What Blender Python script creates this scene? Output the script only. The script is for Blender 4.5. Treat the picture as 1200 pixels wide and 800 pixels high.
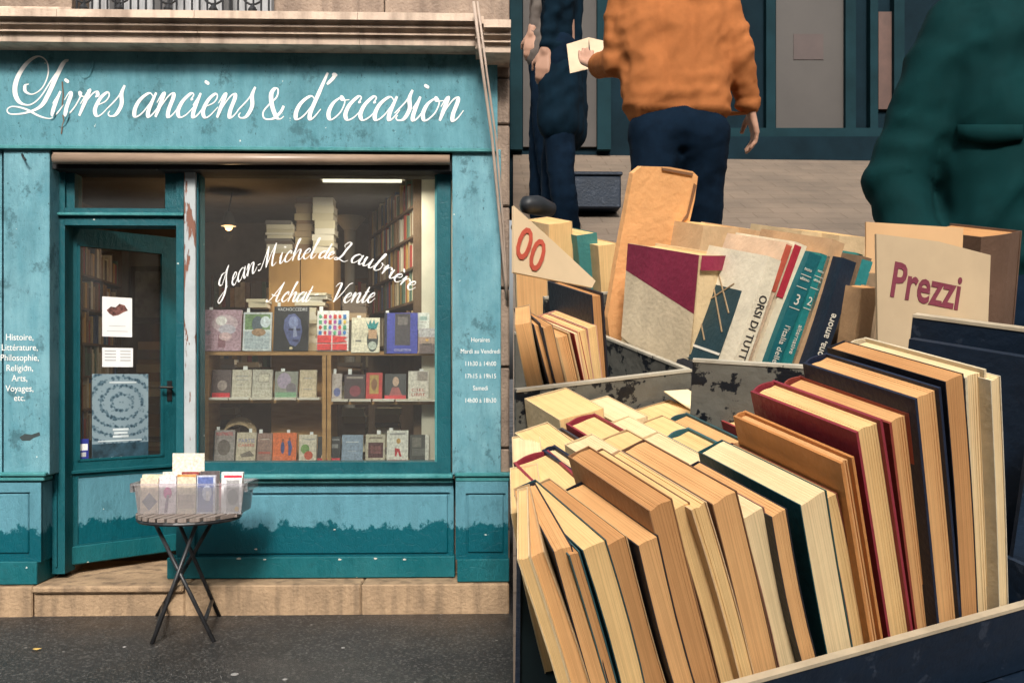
import bpy, bmesh, math, random
from mathutils import Vector, Matrix, noise
random.seed(7)
R_ = math.radians
for o in list(bpy.data.objects): bpy.data.objects.remove(o)
sc = bpy.context.scene
col = sc.collection

# ------------------------------------------------------------------ camera, sky, sun, exposure
EYE, FPX, PSI = 1.58, 1100.0, R_(1.6)
CAM = Vector((0, 0, EYE))
FW = Vector((math.sin(PSI), math.cos(PSI), 0)); RT = Vector((math.cos(PSI), -math.sin(PSI), 0)); UP = Vector((0, 0, 1))
cd = bpy.data.cameras.new('camera'); cam = bpy.data.objects.new('camera', cd); col.objects.link(cam)
cam.location = CAM; cam.rotation_euler = (R_(90), 0, -PSI)
cd.sensor_width = 36; cd.lens = 36*FPX/1200; cd.shift_y = 40/1200; cd.clip_start = 0.05; cd.clip_end = 800
sc.camera = cam
SUN_EL, SUN_AZ = R_(40), R_(181)          # azimuth from +Y clockwise: straight behind the viewer
w = bpy.data.worlds.new('World'); sc.world = w; w.use_nodes = True
nt = w.node_tree; nt.nodes.clear()
sky = nt.nodes.new('ShaderNodeTexSky'); sky.sky_type = 'NISHITA'; sky.sun_disc = False
sky.sun_elevation = SUN_EL; sky.sun_rotation = SUN_AZ; sky.dust_density = 6; sky.air_density = 1.2; sky.ozone_density = 0.6
hs = nt.nodes.new('ShaderNodeHueSaturation'); hs.inputs['Saturation'].default_value = 0.22
bg = nt.nodes.new('ShaderNodeBackground'); bg.inputs['Strength'].default_value = 0.105
ow = nt.nodes.new('ShaderNodeOutputWorld')
nt.links.new(sky.outputs[0], hs.inputs['Color']); nt.links.new(hs.outputs[0], bg.inputs['Color']); nt.links.new(bg.outputs[0], ow.inputs['Surface'])
sl = bpy.data.lights.new('sun', 'SUN'); sl.energy = 2.8; sl.angle = R_(11); sl.color = (1, .94, .85)
sun = bpy.data.objects.new('sun', sl); col.objects.link(sun)
sd = Vector((math.sin(SUN_AZ)*math.cos(SUN_EL), math.cos(SUN_AZ)*math.cos(SUN_EL), math.sin(SUN_EL)))
sun.rotation_euler = sd.to_track_quat('Z', 'Y').to_euler(); sun.location = (-3, -6, 12)
sc.view_settings.view_transform = 'Standard'; sc.view_settings.look = 'None'; sc.view_settings.gamma = 1
sc.view_settings.exposure = 0.5
sc.render.engine = 'CYCLES'
sc.render.resolution_x = 1024; sc.render.resolution_y = 682

# ------------------------------------------------------------------ pixel helpers
def ray(x, y): return FW + RT*((x-600)/FPX) + UP*((440-y)/FPX)
def P(x, y, Y):                      # photograph pixel -> point on the vertical plane y = Y
    d = ray(x, y); return CAM + d*(Y/d.y)
def D(x, y, d): return CAM + ray(x, y)*d
def X_(x, Y): return P(x, 440, Y).x
def Z_(y, Y, x=300): return P(x, y, Y).z

# ------------------------------------------------------------------ mesh helpers
class MB:
    def __init__(s): s.v = []; s.f = []; s.mi = []; s.cur = 0
    def add(s, vs, fs):
        k = len(s.v); s.v += [Vector(p) for p in vs]
        for f in fs: s.f.append([i+k for i in f]); s.mi.append(s.cur)
        return s
    def box(s, x0, x1, y0, y1, z0, z1, M=None, bev=0.0):
        if bev > 0:
            return s.bbox(x0, x1, y0, y1, z0, z1, bev, M)
        vs = [Vector((x, y, z)) for z in (z0, z1) for y in (y0, y1) for x in (x0, x1)]
        if M: vs = [M @ p for p in vs]
        return s.add(vs, [(0, 2, 3, 1), (4, 5, 7, 6), (0, 1, 5, 4), (2, 6, 7, 3), (0, 4, 6, 2), (1, 3, 7, 5)])
    def bbox(s, x0, x1, y0, y1, z0, z1, b, M=None):
        bm = bmesh.new(); bmesh.ops.create_cube(bm, size=1)
        for v in bm.verts:
            v.co = Vector(((x0+x1)/2+v.co.x*(x1-x0), (y0+y1)/2+v.co.y*(y1-y0), (z0+z1)/2+v.co.z*(z1-z0)))
        bmesh.ops.bevel(bm, geom=bm.edges[:], offset=b, segments=1, affect='EDGES')
        bm.verts.index_update()
        vs = [(M @ v.co if M else v.co.copy()) for v in bm.verts]; fs = [[v.index for v in f.verts] for f in bm.faces]
        bm.free(); return s.add(vs, fs)
    def prism(s, pts, off):           # closed outline (list of Vector) extruded by off
        n = len(pts); off = Vector(off)
        vs = [Vector(p) for p in pts]+[Vector(p)+off for p in pts]
        return s.add(vs, [list(range(n)), list(range(2*n-1, n-1, -1))]+[(i, i+n, (i+1) % n+n, (i+1) % n) for i in range(n)])
    def tube(s, path, r, n=8):
        path = [Vector(p) for p in path]; rs = r if isinstance(r, (list, tuple)) else [r]*len(path)
        rings = []; ref = None
        for i, p in enumerate(path):
            t = (path[min(i+1, len(path)-1)]-path[max(i-1, 0)]).normalized()
            if ref is None: ref = t.orthogonal().normalized()
            a = (ref - t*ref.dot(t)).normalized(); ref = a; b = t.cross(a)
            rings.append([p+(a*math.cos(2*math.pi*k/n)+b*math.sin(2*math.pi*k/n))*rs[i] for k in range(n)])
        vs = [q for g in rings for q in g]; m = len(path)
        fs = [(i*n+k, i*n+(k+1) % n, (i+1)*n+(k+1) % n, (i+1)*n+k) for i in range(m-1) for k in range(n)]
        fs += [list(range(n-1, -1, -1)), list(range((m-1)*n, m*n))]
        return s.add(vs, fs)
    def lathe(s, c, prof, n=20):
        c = Vector(c); m = len(prof)
        vs = [c+Vector((r*math.cos(2*math.pi*k/n), r*math.sin(2*math.pi*k/n), z)) for r, z in prof for k in range(n)]
        return s.add(vs, [(i*n+k, i*n+(k+1) % n, (i+1)*n+(k+1) % n, (i+1)*n+k) for i in range(m-1) for k in range(n)])
    def mesh(s, name):
        me = bpy.data.meshes.new(name); me.from_pydata([tuple(v) for v in s.v], [], s.f)
        if any(s.mi): me.polygons.foreach_set('material_index', s.mi)
        me.update(); return me
def fixn(me):
    bm = bmesh.new(); bm.from_mesh(me); bmesh.ops.recalc_face_normals(bm, faces=bm.faces[:]); bm.to_mesh(me); bm.free()

def tag(o, label=None, cat=None, group=None, kind=None):
    if label: o['label'] = label
    if cat: o['category'] = cat
    if group: o['group'] = group
    if kind: o['kind'] = kind
    return o
def obj(name, mb, m, parent=None, smooth=False, M=None, label=None, cat=None, group=None, kind=None):
    me = mb if isinstance(mb, bpy.types.Mesh) else mb.mesh(name)
    if isinstance(mb, MB): fixn(me)
    o = bpy.data.objects.new(name, me); col.objects.link(o)
    if m is not None and len(me.materials) == 0:
        for q in (m if isinstance(m, (list, tuple)) else [m]): me.materials.append(q)
    if smooth:
        me.polygons.foreach_set('use_smooth', [True]*len(me.polygons))
    if parent:
        o.parent = parent
        if M is None: o.matrix_parent_inverse = PW[parent.name].inverted()
        else: o.matrix_local = M
        PW[o.name] = PW[parent.name] if M is None else PW[parent.name] @ M
        if M is None: PW[o.name] = Matrix.Identity(4)
    else:
        if M is not None: o.matrix_world = M
        PW[o.name] = M.copy() if M is not None else Matrix.Identity(4)
    return tag(o, label, cat, group, kind)
PW = {}
def empty(name, loc=None, M=None, label=None, cat=None, group=None):
    o = bpy.data.objects.new(name, None); col.objects.link(o); o.empty_display_size = .05
    m = M if M is not None else Matrix.Translation(Vector(loc)); o.matrix_world = m; PW[o.name] = m.copy()
    return tag(o, label, cat, group)

# ------------------------------------------------------------------ materials
MATS = {}
def mat(name, c, rough=.6, var=.12, scale=6, bump=.0, bscale=60, c2=None, spec=.4, stretch=(1, 1, 1), metal=0, fac=(.35, .65), detail=6):
    if name in MATS: return MATS[name]
    m = bpy.data.materials.new(name); m.use_nodes = True; n = m.node_tree; L = n.links; b = n.nodes['Principled BSDF']
    b.inputs['Roughness'].default_value = rough; b.inputs['Metallic'].default_value = metal; b.inputs['Specular IOR Level'].default_value = spec
    tc = n.nodes.new('ShaderNodeTexCoord'); mp = n.nodes.new('ShaderNodeMapping'); mp.inputs['Scale'].default_value = stretch
    L.new(tc.outputs['Object'], mp.inputs['Vector'])
    nz = n.nodes.new('ShaderNodeTexNoise'); nz.inputs['Scale'].default_value = scale; nz.inputs['Detail'].default_value = detail; nz.inputs['Roughness'].default_value = .62
    L.new(mp.outputs[0], nz.inputs['Vector'])
    r = n.nodes.new('ShaderNodeValToRGB'); r.color_ramp.elements[0].position = fac[0]; r.color_ramp.elements[1].position = fac[1]
    a = c2 or tuple(max(0, q*(1-var)) for q in c); z = c if c2 else tuple(min(1, q*(1+var)) for q in c)
    r.color_ramp.elements[0].color = (*a, 1); r.color_ramp.elements[1].color = (*z, 1)
    L.new(nz.outputs['Fac'], r.inputs['Fac']); L.new(r.outputs[0], b.inputs['Base Color'])
    if bump:
        n2 = n.nodes.new('ShaderNodeTexNoise'); n2.inputs['Scale'].default_value = bscale; n2.inputs['Detail'].default_value = 5
        L.new(mp.outputs[0], n2.inputs['Vector'])
        bp = n.nodes.new('ShaderNodeBump'); bp.inputs['Strength'].default_value = bump; bp.inputs['Distance'].default_value = .01
        L.new(n2.outputs['Fac'], bp.inputs['Height']); L.new(bp.outputs[0], b.inputs['Normal'])
    MATS[name] = m; return m
def nodes(m): return m.node_tree.nodes, m.node_tree.links, m.node_tree.nodes['Principled BSDF']

def teal_paint(name, base, faded, rough, fade_z=None, amount=.5):
    """old oil paint: vertical streaks, chalky fading, dark scuffs, fine alligator cracks, pale chips"""
    m = bpy.data.materials.new(name); m.use_nodes = True; N, L, b = nodes(m)
    g = N.new('ShaderNodeNewGeometry'); sep = N.new('ShaderNodeSeparateXYZ'); L.new(g.outputs['Position'], sep.inputs[0])
    def nz(scale, st, det=6, rg=.6):
        mp = N.new('ShaderNodeMapping'); mp.inputs['Scale'].default_value = st; L.new(g.outputs['Position'], mp.inputs['Vector'])
        t = N.new('ShaderNodeTexNoise'); t.inputs['Scale'].default_value = scale; t.inputs['Detail'].default_value = det; t.inputs['Roughness'].default_value = rg
        L.new(mp.outputs[0], t.inputs['Vector']); return t.outputs['Fac']
    def ramp(f, p0, p1, a=0., z=1.):
        r = N.new('ShaderNodeMapRange'); r.inputs['From Min'].default_value = p0; r.inputs['From Max'].default_value = p1
        r.inputs['To Min'].default_value = a; r.inputs['To Max'].default_value = z; L.new(f, r.inputs['Value']); return r.outputs[0]
    def mix(f, a, c):
        x = N.new('ShaderNodeMix'); x.data_type = 'RGBA'; L.new(f, x.inputs[0])
        for s, q in ((6, a), (7, c)):
            if isinstance(q, tuple): x.inputs[s].default_value = (*q, 1)
            else: L.new(q, x.inputs[s])
        return x.outputs[2]
    blotch = nz(2.6, (1, 1, 1), 9, .7); streak = nz(14, (1, 1, .12), 8, .7)
    if fade_z is not None:           # a dusty, sun-bleached upper band with a ragged lower edge
        ed = N.new('ShaderNodeMath'); ed.operation = 'MULTIPLY_ADD'; ed.inputs[1].default_value = .34; L.new(nz(9, (1, 1, .7), 8, .7), ed.inputs[0])
        L.new(sep.outputs['Z'], ed.inputs[2])
        f = ramp(ed.outputs[0], fade_z+.165, fade_z+.185)
        lite = mix(ramp(streak, .3, .7), tuple(q*.8 for q in faded), faded)
        c = mix(f, base, lite)
        rg = ramp(f, 0, 1, rough, .62)
    else:
        mm = N.new('ShaderNodeMath'); mm.operation = 'MULTIPLY_ADD'; mm.inputs[1].default_value = .6; L.new(streak, mm.inputs[0]); L.new(blotch, mm.inputs[2])
        f = ramp(mm.outputs[0], .62, 1.0)
        c = mix(f, base, faded); rg = ramp(f, 0, 1, rough, min(.9, rough+.15))
    c = mix(ramp(nz(5, (1, 1, .8), 9, .75), .555, .63, 0, .5*amount), c, tuple(q*.38 for q in base))      # scuffs
    c = mix(ramp(nz(38, (1, 1, .5), 5, .8), .625, .67, 0, .6*amount), c, tuple(q*.25 for q in base))       # nicks
    c = mix(ramp(nz(1.7, (1.6, 1, .5), 10, .75), .48, .66, 0, .38*amount), c, tuple(q*.55 for q in base))      # grime runs
    c = mix(ramp(nz(21, (1, 1, 1), 2, .5), .765, .78, 0, .9), c, (.62, .66, .62))                          # pale chips
    L.new(c, b.inputs['Base Color']); L.new(rg, b.inputs['Roughness']); b.inputs['Specular IOR Level'].default_value = .3
    v = N.new('ShaderNodeTexVoronoi'); v.feature = 'DISTANCE_TO_EDGE'; v.inputs['Scale'].default_value = 22
    mp = N.new('ShaderNodeMapping'); mp.inputs['Scale'].default_value = (1, 1, .6); L.new(g.outputs['Position'], mp.inputs['Vector']); L.new(mp.outputs[0], v.inputs['Vector'])
    h = N.new('ShaderNodeMath'); h.operation = 'MULTIPLY_ADD'; h.inputs[1].default_value = 2.2; L.new(nz(30, (1, 1, .4), 6, .7), h.inputs[0]); L.new(ramp(v.outputs[0], 0, .04, 0, .25), h.inputs[2])
    bp = N.new('ShaderNodeBump'); bp.inputs['Strength'].default_value = .35; bp.inputs['Distance'].default_value = .012
    L.new(h.outputs[0], bp.inputs['Height']); L.new(bp.outputs[0], b.inputs['Normal'])
    MATS[name] = m; return m

TEAL_SIGN = teal_paint('sign_paint', (.065, .215, .26), (.135, .325, .38), .6, amount=1.3)
TEAL_PIL = teal_paint('pilaster_paint', (.09, .255, .31), (.185, .375, .43), .6, amount=1.4)
TEAL_DARK = teal_paint('frame_paint', (.003, .075, .094), (.008, .10, .12), .4, amount=.35)
TEAL_LOW = teal_paint('dado_paint', (.001, .085, .112), (.10, .275, .345), .38, fade_z=.555, amount=.5)
TEAL_BASE = teal_paint('base_paint', (.003, .10, .12), (.012, .13, .15), .38, amount=.6)
TEAL_LEDGE = teal_paint('ledge_paint', (.03, .19, .20), (.09, .29, .30), .4, amount=.6)

def stone_mat(name, c, c2, dirt, bump=.4, bs=45):
    m = mat(name, c, .85, c2=c2, scale=5, bump=bump, bscale=bs, spec=.2)
    N, L, b = nodes(m)
    src = b.inputs['Base Color'].links[0].from_socket
    g = N.new('ShaderNodeNewGeometry'); mp = N.new('ShaderNodeMapping'); mp.inputs['Scale'].default_value = (7, 7, .7); L.new(g.outputs['Position'], mp.inputs[0])
    t = N.new('ShaderNodeTexNoise'); t.inputs['Scale'].default_value = 1.6; t.inputs['Detail'].default_value = 6; L.new(mp.outputs[0], t.inputs['Vector'])
    r = N.new('ShaderNodeMapRange'); r.inputs['From Min'].default_value = .48; r.inputs['From Max'].default_value = .72; L.new(t.outputs['Fac'], r.inputs[0])
    x = N.new('ShaderNodeMix'); x.data_type = 'RGBA'; L.new(r.outputs[0], x.inputs[0]); L.new(src, x.inputs[6]); x.inputs[7].default_value = (*dirt, 1)
    L.new(x.outputs[2], b.inputs['Base Color']); return m
STONE = stone_mat('cornice_stone', (.68, .53, .41), (.55, .42, .33), (.36, .27, .21))
STONE_UP = stone_mat('rough_stone', (.36, .27, .205), (.24, .18, .14), (.19, .14, .11), 1.0, 55)
STONE_STEP = stone_mat('step_stone', (.43, .295, .18), (.29, .20, .125), (.17, .12, .08), .9, 45)

def asphalt_mat():
    m = mat('pavement_asphalt', (.036, .032, .03), .62, c2=(.018, .017, .017), scale=1.1, bump=.55, bscale=190, spec=.5)
    N, L, b = nodes(m); src = b.inputs['Base Color'].links[0].from_socket
    tc = N.new('ShaderNodeTexCoord'); v = N.new('ShaderNodeTexVoronoi'); v.inputs['Scale'].default_value = 85; L.new(tc.outputs['Object'], v.inputs['Vector'])
    hs_ = N.new('ShaderNodeSeparateColor'); L.new(v.outputs['Color'], hs_.inputs[0])
    r = N.new('ShaderNodeMapRange'); r.inputs['From Min'].default_value = .72; r.inputs['From Max'].default_value = 1; r.inputs['To Max'].default_value = .75; L.new(hs_.outputs[0], r.inputs[0])
    x = N.new('ShaderNodeMix'); x.data_type = 'RGBA'; L.new(r.outputs[0], x.inputs[0]); L.new(src, x.inputs[6]); x.inputs[7].default_value = (.13, .12, .11, 1)
    # rare pale specks trodden into the surface
    v2 = N.new('ShaderNodeTexVoronoi'); v2.inputs['Scale'].default_value = 13; L.new(tc.outputs['Object'], v2.inputs['Vector'])
    r2 = N.new('ShaderNodeMapRange'); r2.inputs['From Min'].default_value = .13; r2.inputs['From Max'].default_value = .09; L.new(v2.outputs['Distance'], r2.inputs[0])
    s2 = N.new('ShaderNodeSeparateColor'); L.new(v2.outputs['Color'], s2.inputs[0])
    c2 = N.new('ShaderNodeMath'); c2.operation = 'GREATER_THAN'; c2.inputs[1].default_value = .9; L.new(s2.outputs[1], c2.inputs[0])
    mu = N.new('ShaderNodeMath'); mu.operation = 'MULTIPLY'; L.new(r2.outputs[0], mu.inputs[0]); L.new(c2.outputs[0], mu.inputs[1])
    y = N.new('ShaderNodeMix'); y.data_type = 'RGBA'; L.new(mu.outputs[0], y.inputs[0]); L.new(x.outputs[2], y.inputs[6]); y.inputs[7].default_value = (.26, .24, .22, 1)
    L.new(y.outputs[2], b.inputs['Base Color'])
    w_ = N.new('ShaderNodeTexNoise'); w_.inputs['Scale'].default_value = .9; w_.inputs['Detail'].default_value = 5; L.new(tc.outputs['Object'], w_.inputs['Vector'])
    rr = N.new('ShaderNodeMapRange'); rr.inputs['From Min'].default_value = .4; rr.inputs['From Max'].default_value = .65; rr.inputs['To Min'].default_value = .38; rr.inputs['To Max'].default_value = .7
    L.new(w_.outputs['Fac'], rr.inputs[0]); L.new(rr.outputs[0], b.inputs['Roughness'])
    return m
ASPHALT = asphalt_mat()
def glass_mat(name, tint=(1, 1, 1), veil=0):
    m = bpy.data.materials.new(name); m.use_nodes = True; N = m.node_tree.nodes; L = m.node_tree.links
    for q in list(N): N.remove(q)
    o = N.new('ShaderNodeOutputMaterial'); t = N.new('ShaderNodeBsdfTransparent'); t.inputs[0].default_value = (*tint, 1)
    gl = N.new('ShaderNodeBsdfGlossy'); gl.inputs['Roughness'].default_value = .02
    fr = N.new('ShaderNodeFresnel'); fr.inputs[0].default_value = 1.5
    mx = N.new('ShaderNodeMixShader'); L.new(fr.outputs[0], mx.inputs[0]); L.new(t.outputs[0], mx.inputs[1]); L.new(gl.outputs[0], mx.inputs[2])
    out = mx.outputs[0]
    if veil:
        df = N.new('ShaderNodeBsdfDiffuse'); df.inputs[0].default_value = (.9, .88, .88, 1)
        m2 = N.new('ShaderNodeMixShader'); m2.inputs[0].default_value = veil; L.new(out, m2.inputs[1]); L.new(df.outputs[0], m2.inputs[2]); out = m2.outputs[0]
    L.new(out, o.inputs[0]); MATS[name] = m; return m
GLASS = glass_mat('window_glass', (.95, .97, .95), .02)
PLASTIC = glass_mat('clear_plastic', (.98, .97, .99), .14)
WHITE_LET = mat('white_lettering', (.82, .81, .78), .5, .04, 20)
BLACK = mat('dark_void', (.012, .012, .013), .8, .2)
IRON = mat('black_iron', (.018, .018, .02), .42, .3, 30, spec=.5)
METAL_RAIL = mat('brown_shutter_rail', (.30, .21, .15), .38, .2, 8, stretch=(.3, 1, 1), spec=.6)
WOOD = mat('honey_wood', (.52, .30, .12), .5, c2=(.38, .20, .075), scale=5, stretch=(1, 1, 6), bump=.1)
def emit(name, c, s):
    m = bpy.data.materials.new(name); m.use_nodes = True; b = m.node_tree.nodes['Principled BSDF']
    b.inputs['Emission Color'].default_value = (*c, 1); b.inputs['Emission Strength'].default_value = s; b.inputs['Base Color'].default_value = (*c, 1)
    return m
def paper(name, c, rough=.85, line=1.0):
    """edge of a block of old leaves: fine lines across the thickness (local x) with yellowed patches"""
    if name in MATS: return MATS[name]
    m = mat(name, c, rough, c2=tuple(q*.86*(1 if i == 0 else .97-.05*i) for i, q in enumerate(c)), scale=7, spec=.15)
    N, L, b = nodes(m); src = b.inputs['Base Color'].links[0].from_socket
    tc = N.new('ShaderNodeTexCoord'); mp = N.new('ShaderNodeMapping'); mp.inputs['Scale'].default_value = (2300, 7, 7); L.new(tc.outputs['Object'], mp.inputs[0])
    t = N.new('ShaderNodeTexNoise'); t.inputs['Scale'].default_value = 1; t.inputs['Detail'].default_value = 3; L.new(mp.outputs[0], t.inputs['Vector'])
    mp2 = N.new('ShaderNodeMapping'); mp2.inputs['Scale'].default_value = (700, 4, 4); L.new(tc.outputs['Object'], mp2.inputs[0])
    t2 = N.new('ShaderNodeTexNoise'); t2.inputs['Scale'].default_value = 1; t2.inputs['Detail'].default_value = 2; L.new(mp2.outputs[0], t2.inputs['Vector'])
    ad = N.new('ShaderNodeMath'); ad.operation = 'ADD'; L.new(t.outputs['Fac'], ad.inputs[0]); L.new(t2.outputs['Fac'], ad.inputs[1])
    r = N.new('ShaderNodeMapRange'); r.inputs['From Min'].default_value = .72; r.inputs['From Max'].default_value = 1.12; r.inputs['To Min'].default_value = 1-.17*line; r.inputs['To Max'].default_value = 1.06; L.new(ad.outputs[0], r.inputs[0])
    x = N.new('ShaderNodeMix'); x.data_type = 'RGBA'; x.blend_type = 'MULTIPLY'; x.inputs[0].default_value = 1; L.new(src, x.inputs[6]); L.new(r.outputs[0], x.inputs[7]); L.new(x.outputs[2], b.inputs['Base Color'])
    bp = N.new('ShaderNodeBump'); bp.inputs['Strength'].default_value = .3; bp.inputs['Distance'].default_value = .0008; L.new(ad.outputs[0], bp.inputs['Height']); L.new(bp.outputs[0], b.inputs['Normal'])
    return m
PAGES = [paper('old_pages_cream', (.84, .58, .27)), paper('old_pages_tan', (.74, .43, .19)), paper('old_pages_pale', (.86, .68, .40)), paper('old_pages_brown', (.58, .31, .13)), paper('white_pages', (.78, .74, .66), .8, .6)]
def cov(c, rough=.5, worn=True):
    n = 'cover_%02d_%02d_%02d' % tuple(int(99*q) for q in c)
    if n in MATS: return MATS[n]
    m = mat(n, c, rough, .14, 18, bump=.12, bscale=160, spec=.35)
    if worn:
        N, L, b = nodes(m); src = b.inputs['Base Color'].links[0].from_socket
        tc = N.new('ShaderNodeTexCoord'); t = N.new('ShaderNodeTexNoise'); t.inputs['Scale'].default_value = 45; t.inputs['Detail'].default_value = 8; t.inputs['Roughness'].default_value = .75; L.new(tc.outputs['Object'], t.inputs['Vector'])
        r = N.new('ShaderNodeMapRange'); r.inputs['From Min'].default_value = .66; r.inputs['From Max'].default_value = .72; r.inputs['To Max'].default_value = .5; L.new(t.outputs['Fac'], r.inputs[0])
        x = N.new('ShaderNodeMix'); x.data_type = 'RGBA'; L.new(r.outputs[0], x.inputs[0]); L.new(src, x.inputs[6]); x.inputs[7].default_value = (*[min(.8, q*.55+.22) for q in c], 1); L.new(x.outputs[2], b.inputs['Base Color'])
    return m

# ------------------------------------------------------------------ lettering helpers
def text_mesh(s, size, bold=0.0, align='CENTER', depth=.0006):
    c = bpy.data.curves.new('lettering', 'FONT'); c.body = s; c.size = size; c.align_x = align; c.extrude = depth; c.offset = bold; c.resolution_u = 3
    o = bpy.data.objects.new('lettering_tmp', c); col.objects.link(o)
    bpy.context.view_layer.update()
    me = bpy.data.meshes.new_from_object(o.evaluated_get(bpy.context.evaluated_depsgraph_get()))
    bpy.data.objects.remove(o); return me
def text_on(parent, s, size, origin, xdir, ydir, m, sx=1.0, bold=0, align='CENTER', name='lettering', depth=.0006):
    me = text_mesh(s, size, bold, align, depth)
    x = Vector(xdir).normalized(); y = Vector(ydir).normalized(); z = x.cross(y)
    M = Matrix((x, y, z)).transposed().to_4x4(); M.translation = Vector(origin)
    me.transform(M @ Matrix.Diagonal((sx, 1, 1, 1)))
    return obj(name, me, m, parent)
# copperplate hand: skeleton strokes, shaded on the down strokes; x-height 1
GLY = {
 'a': (1.02, [[(.78,.8),(.5,1.),(.15,.72),(.05,.3),(.2,.0),(.5,.2),(.78,.8)], [(.82,1.02),(.74,.3),(.84,0),(1.,.12),(1.18,.45)]]),
 'n': (1.1, [[(0,.6),(.12,.98),(.2,.95),(.19,.5),(.17,0)], [(.17,.15),(.4,.78),(.6,1.),(.72,.85),(.7,.3),(.8,0),(.98,.12),(1.14,.45)]]),
 'c': (.72, [[(.62,.78),(.52,.74),(.58,.94),(.42,1.),(.14,.66),(.08,.25),(.28,0),(.55,.12),(.78,.45)]]),
 'i': (.52, [[(0,.5),(.17,.95)], [(.18,1.02),(.13,.3),(.22,0),(.4,.12),(.55,.45)], [(.32,1.52),(.3,1.4)]]),
 'I': (.52, [[(0,.5),(.17,.95)], [(.18,1.02),(.13,.3),(.22,0),(.4,.12),(.55,.45)]]),
 'e': (.7, [[(.1,.45),(.45,.62),(.54,.86),(.4,1.),(.15,.74),(.07,.28),(.28,0),(.5,.1),(.74,.45)]]),
 'E': (.7, [[(.1,.45),(.45,.62),(.54,.86),(.4,1.),(.15,.74),(.07,.28),(.28,0),(.5,.1),(.74,.45)], [(.3,1.62),(.5,1.28)]]),
 'r': (.74, [[(0,.5),(.18,1.05),(.22,.95),(.14,0)], [(.2,.5),(.4,.9),(.58,1.02),(.7,.88),(.62,.8)]]),
 's': (.74, [[(-.05,.3),(.3,.8),(.44,1.3)], [(.44,1.3),(.42,.95),(.6,.5),(.5,.08),(.25,0),(.1,.1),(.14,.22)]]),
 'v': (.86, [[(0,.65),(.12,.98),(.24,.85),(.24,.3),(.36,0),(.62,.35),(.74,.85),(.66,1.0),(.72,.86),(.9,.8)]]),
 'o': (.8, [[(.45,1),(.13,.72),(.06,.28),(.28,0),(.6,.3),(.66,.75),(.45,1),(.52,.84),(.84,.86)]]),
 'd': (1.05, [[(.78,.8),(.5,1.),(.15,.72),(.05,.3),(.2,.0),(.5,.2),(.78,.8)], [(.92,2.0),(.82,1.1),(.74,.3),(.84,0),(1.,.12),(1.18,.45)]]),
 'h': (1.1, [[(.05,.6),(.3,1.5),(.4,2.),(.28,1.9),(.2,1.1),(.17,0)], [(.17,.15),(.4,.78),(.6,1.),(.72,.85),(.7,.3),(.8,0),(.98,.12),(1.14,.45)]]),
 'l': (.55, [[(0,.5),(.34,1.4),(.42,1.95),(.3,1.9),(.2,1.1),(.13,.3),(.22,0),(.42,.12),(.58,.45)]]),
 't': (.56, [[(0,.5),(.2,1.)], [(.27,1.6),(.2,.9),(.13,.3),(.22,0),(.42,.12),(.58,.45)], [(0,1.05),(.46,1.12)]]),
 'b': (.85, [[(0,.5),(.34,1.4),(.42,1.95),(.3,1.9),(.2,1.1),(.12,.25),(.3,0),(.6,.3),(.64,.8),(.5,1.),(.62,.86),(.88,.9)]]),
 'u': (1.08, [[(0,.6),(.14,1),(.14,.3),(.26,0),(.5,.25),(.7,.95)], [(.72,1.02),(.67,.3),(.76,0),(.95,.12),(1.1,.45)]]),
 '&': (1.5, [[(1.15,.72),(1.05,.35),(.72,0),(.25,0),(.08,.35),(.3,.78),(.62,1.2),(.6,1.62),(.4,1.68),(.28,1.35),(.5,.7),(.9,.08),(1.15,.0),(1.3,.15)]]),
 "'": (.5, [[(.2,2.),(.22,1.8),(.02,1.5)], [(.22,1.98),(.24,1.85)]]),
 '-': (.55, [[(.08,.55),(.42,.6)]]), '.': (.3, [[(.1,.1),(.12,0)]]),
 'J': (1.15, [[(.35,1.45),(.0,1.55),(-.35,1.2),(-.35,.7),(-.05,.55),(.15,.95),(.3,1.5),(.62,2.)], [(.62,2.),(.42,1.2),(.5,.2),(.35,-.7),(.05,-1.1),(-.1,-.8),(.2,-.3),(.7,.25)]]),
 'M': (1.75, [[(-.3,.12),(-.2,.0),(.0,.2),(.25,1.2),(.4,1.95)], [(.4,1.95),(.45,1.),(.5,.05)], [(.5,.05),(.8,1.2),(1.1,2.05)], [(1.1,2.05),(1.05,1.),(1.08,.2),(1.25,0),(1.5,.25)]]),
 'L': (1.3, [[(.35,1.35),(.2,1.55),(.42,1.95),(.66,1.85),(.5,1.2),(.36,.5),(.05,.02),(-.2,.05),(-.1,.22),(.3,.08),(.75,-.08),(1.05,.15)]]),
 'A': (1.5, [[(-.2,.25),(-.15,.0),(.15,.15),(.65,1.2),(1.0,2.0)], [(1.0,2.0),(.9,1.),(.9,.2),(1.1,0),(1.35,.25)], [(.1,.75),(.55,.6),(1.1,.85)]]),
 'V': (1.25, [[(-.1,1.6),(.1,1.95),(.38,1.9),(.36,1.),(.3,.05)], [(.3,.05),(.8,.9),(1.15,1.8),(1.5,2.0)]]),
 ' ': (.62, []),
}
def catmull(pts, n=7):
    if len(pts) < 3:
        return [tuple(Vector(pts[0]).lerp(Vector(pts[1]), i/5)) for i in range(6)]
    q = [pts[0]]+list(pts)+[pts[-1]]; out = []
    for i in range(1, len(q)-2):
        a, b, c, d = (Vector(q[i+k]) for k in (-1, 0, 1, 2))
        for k in range(n):
            t = k/n; out.append(tuple(.5*((2*b)+(c-a)*t+(2*a-5*b+4*c-d)*t*t+(3*b-a-3*c+d)*t**3)))
    out.append(tuple(pts[-1])); return out
NST = [0]
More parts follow.
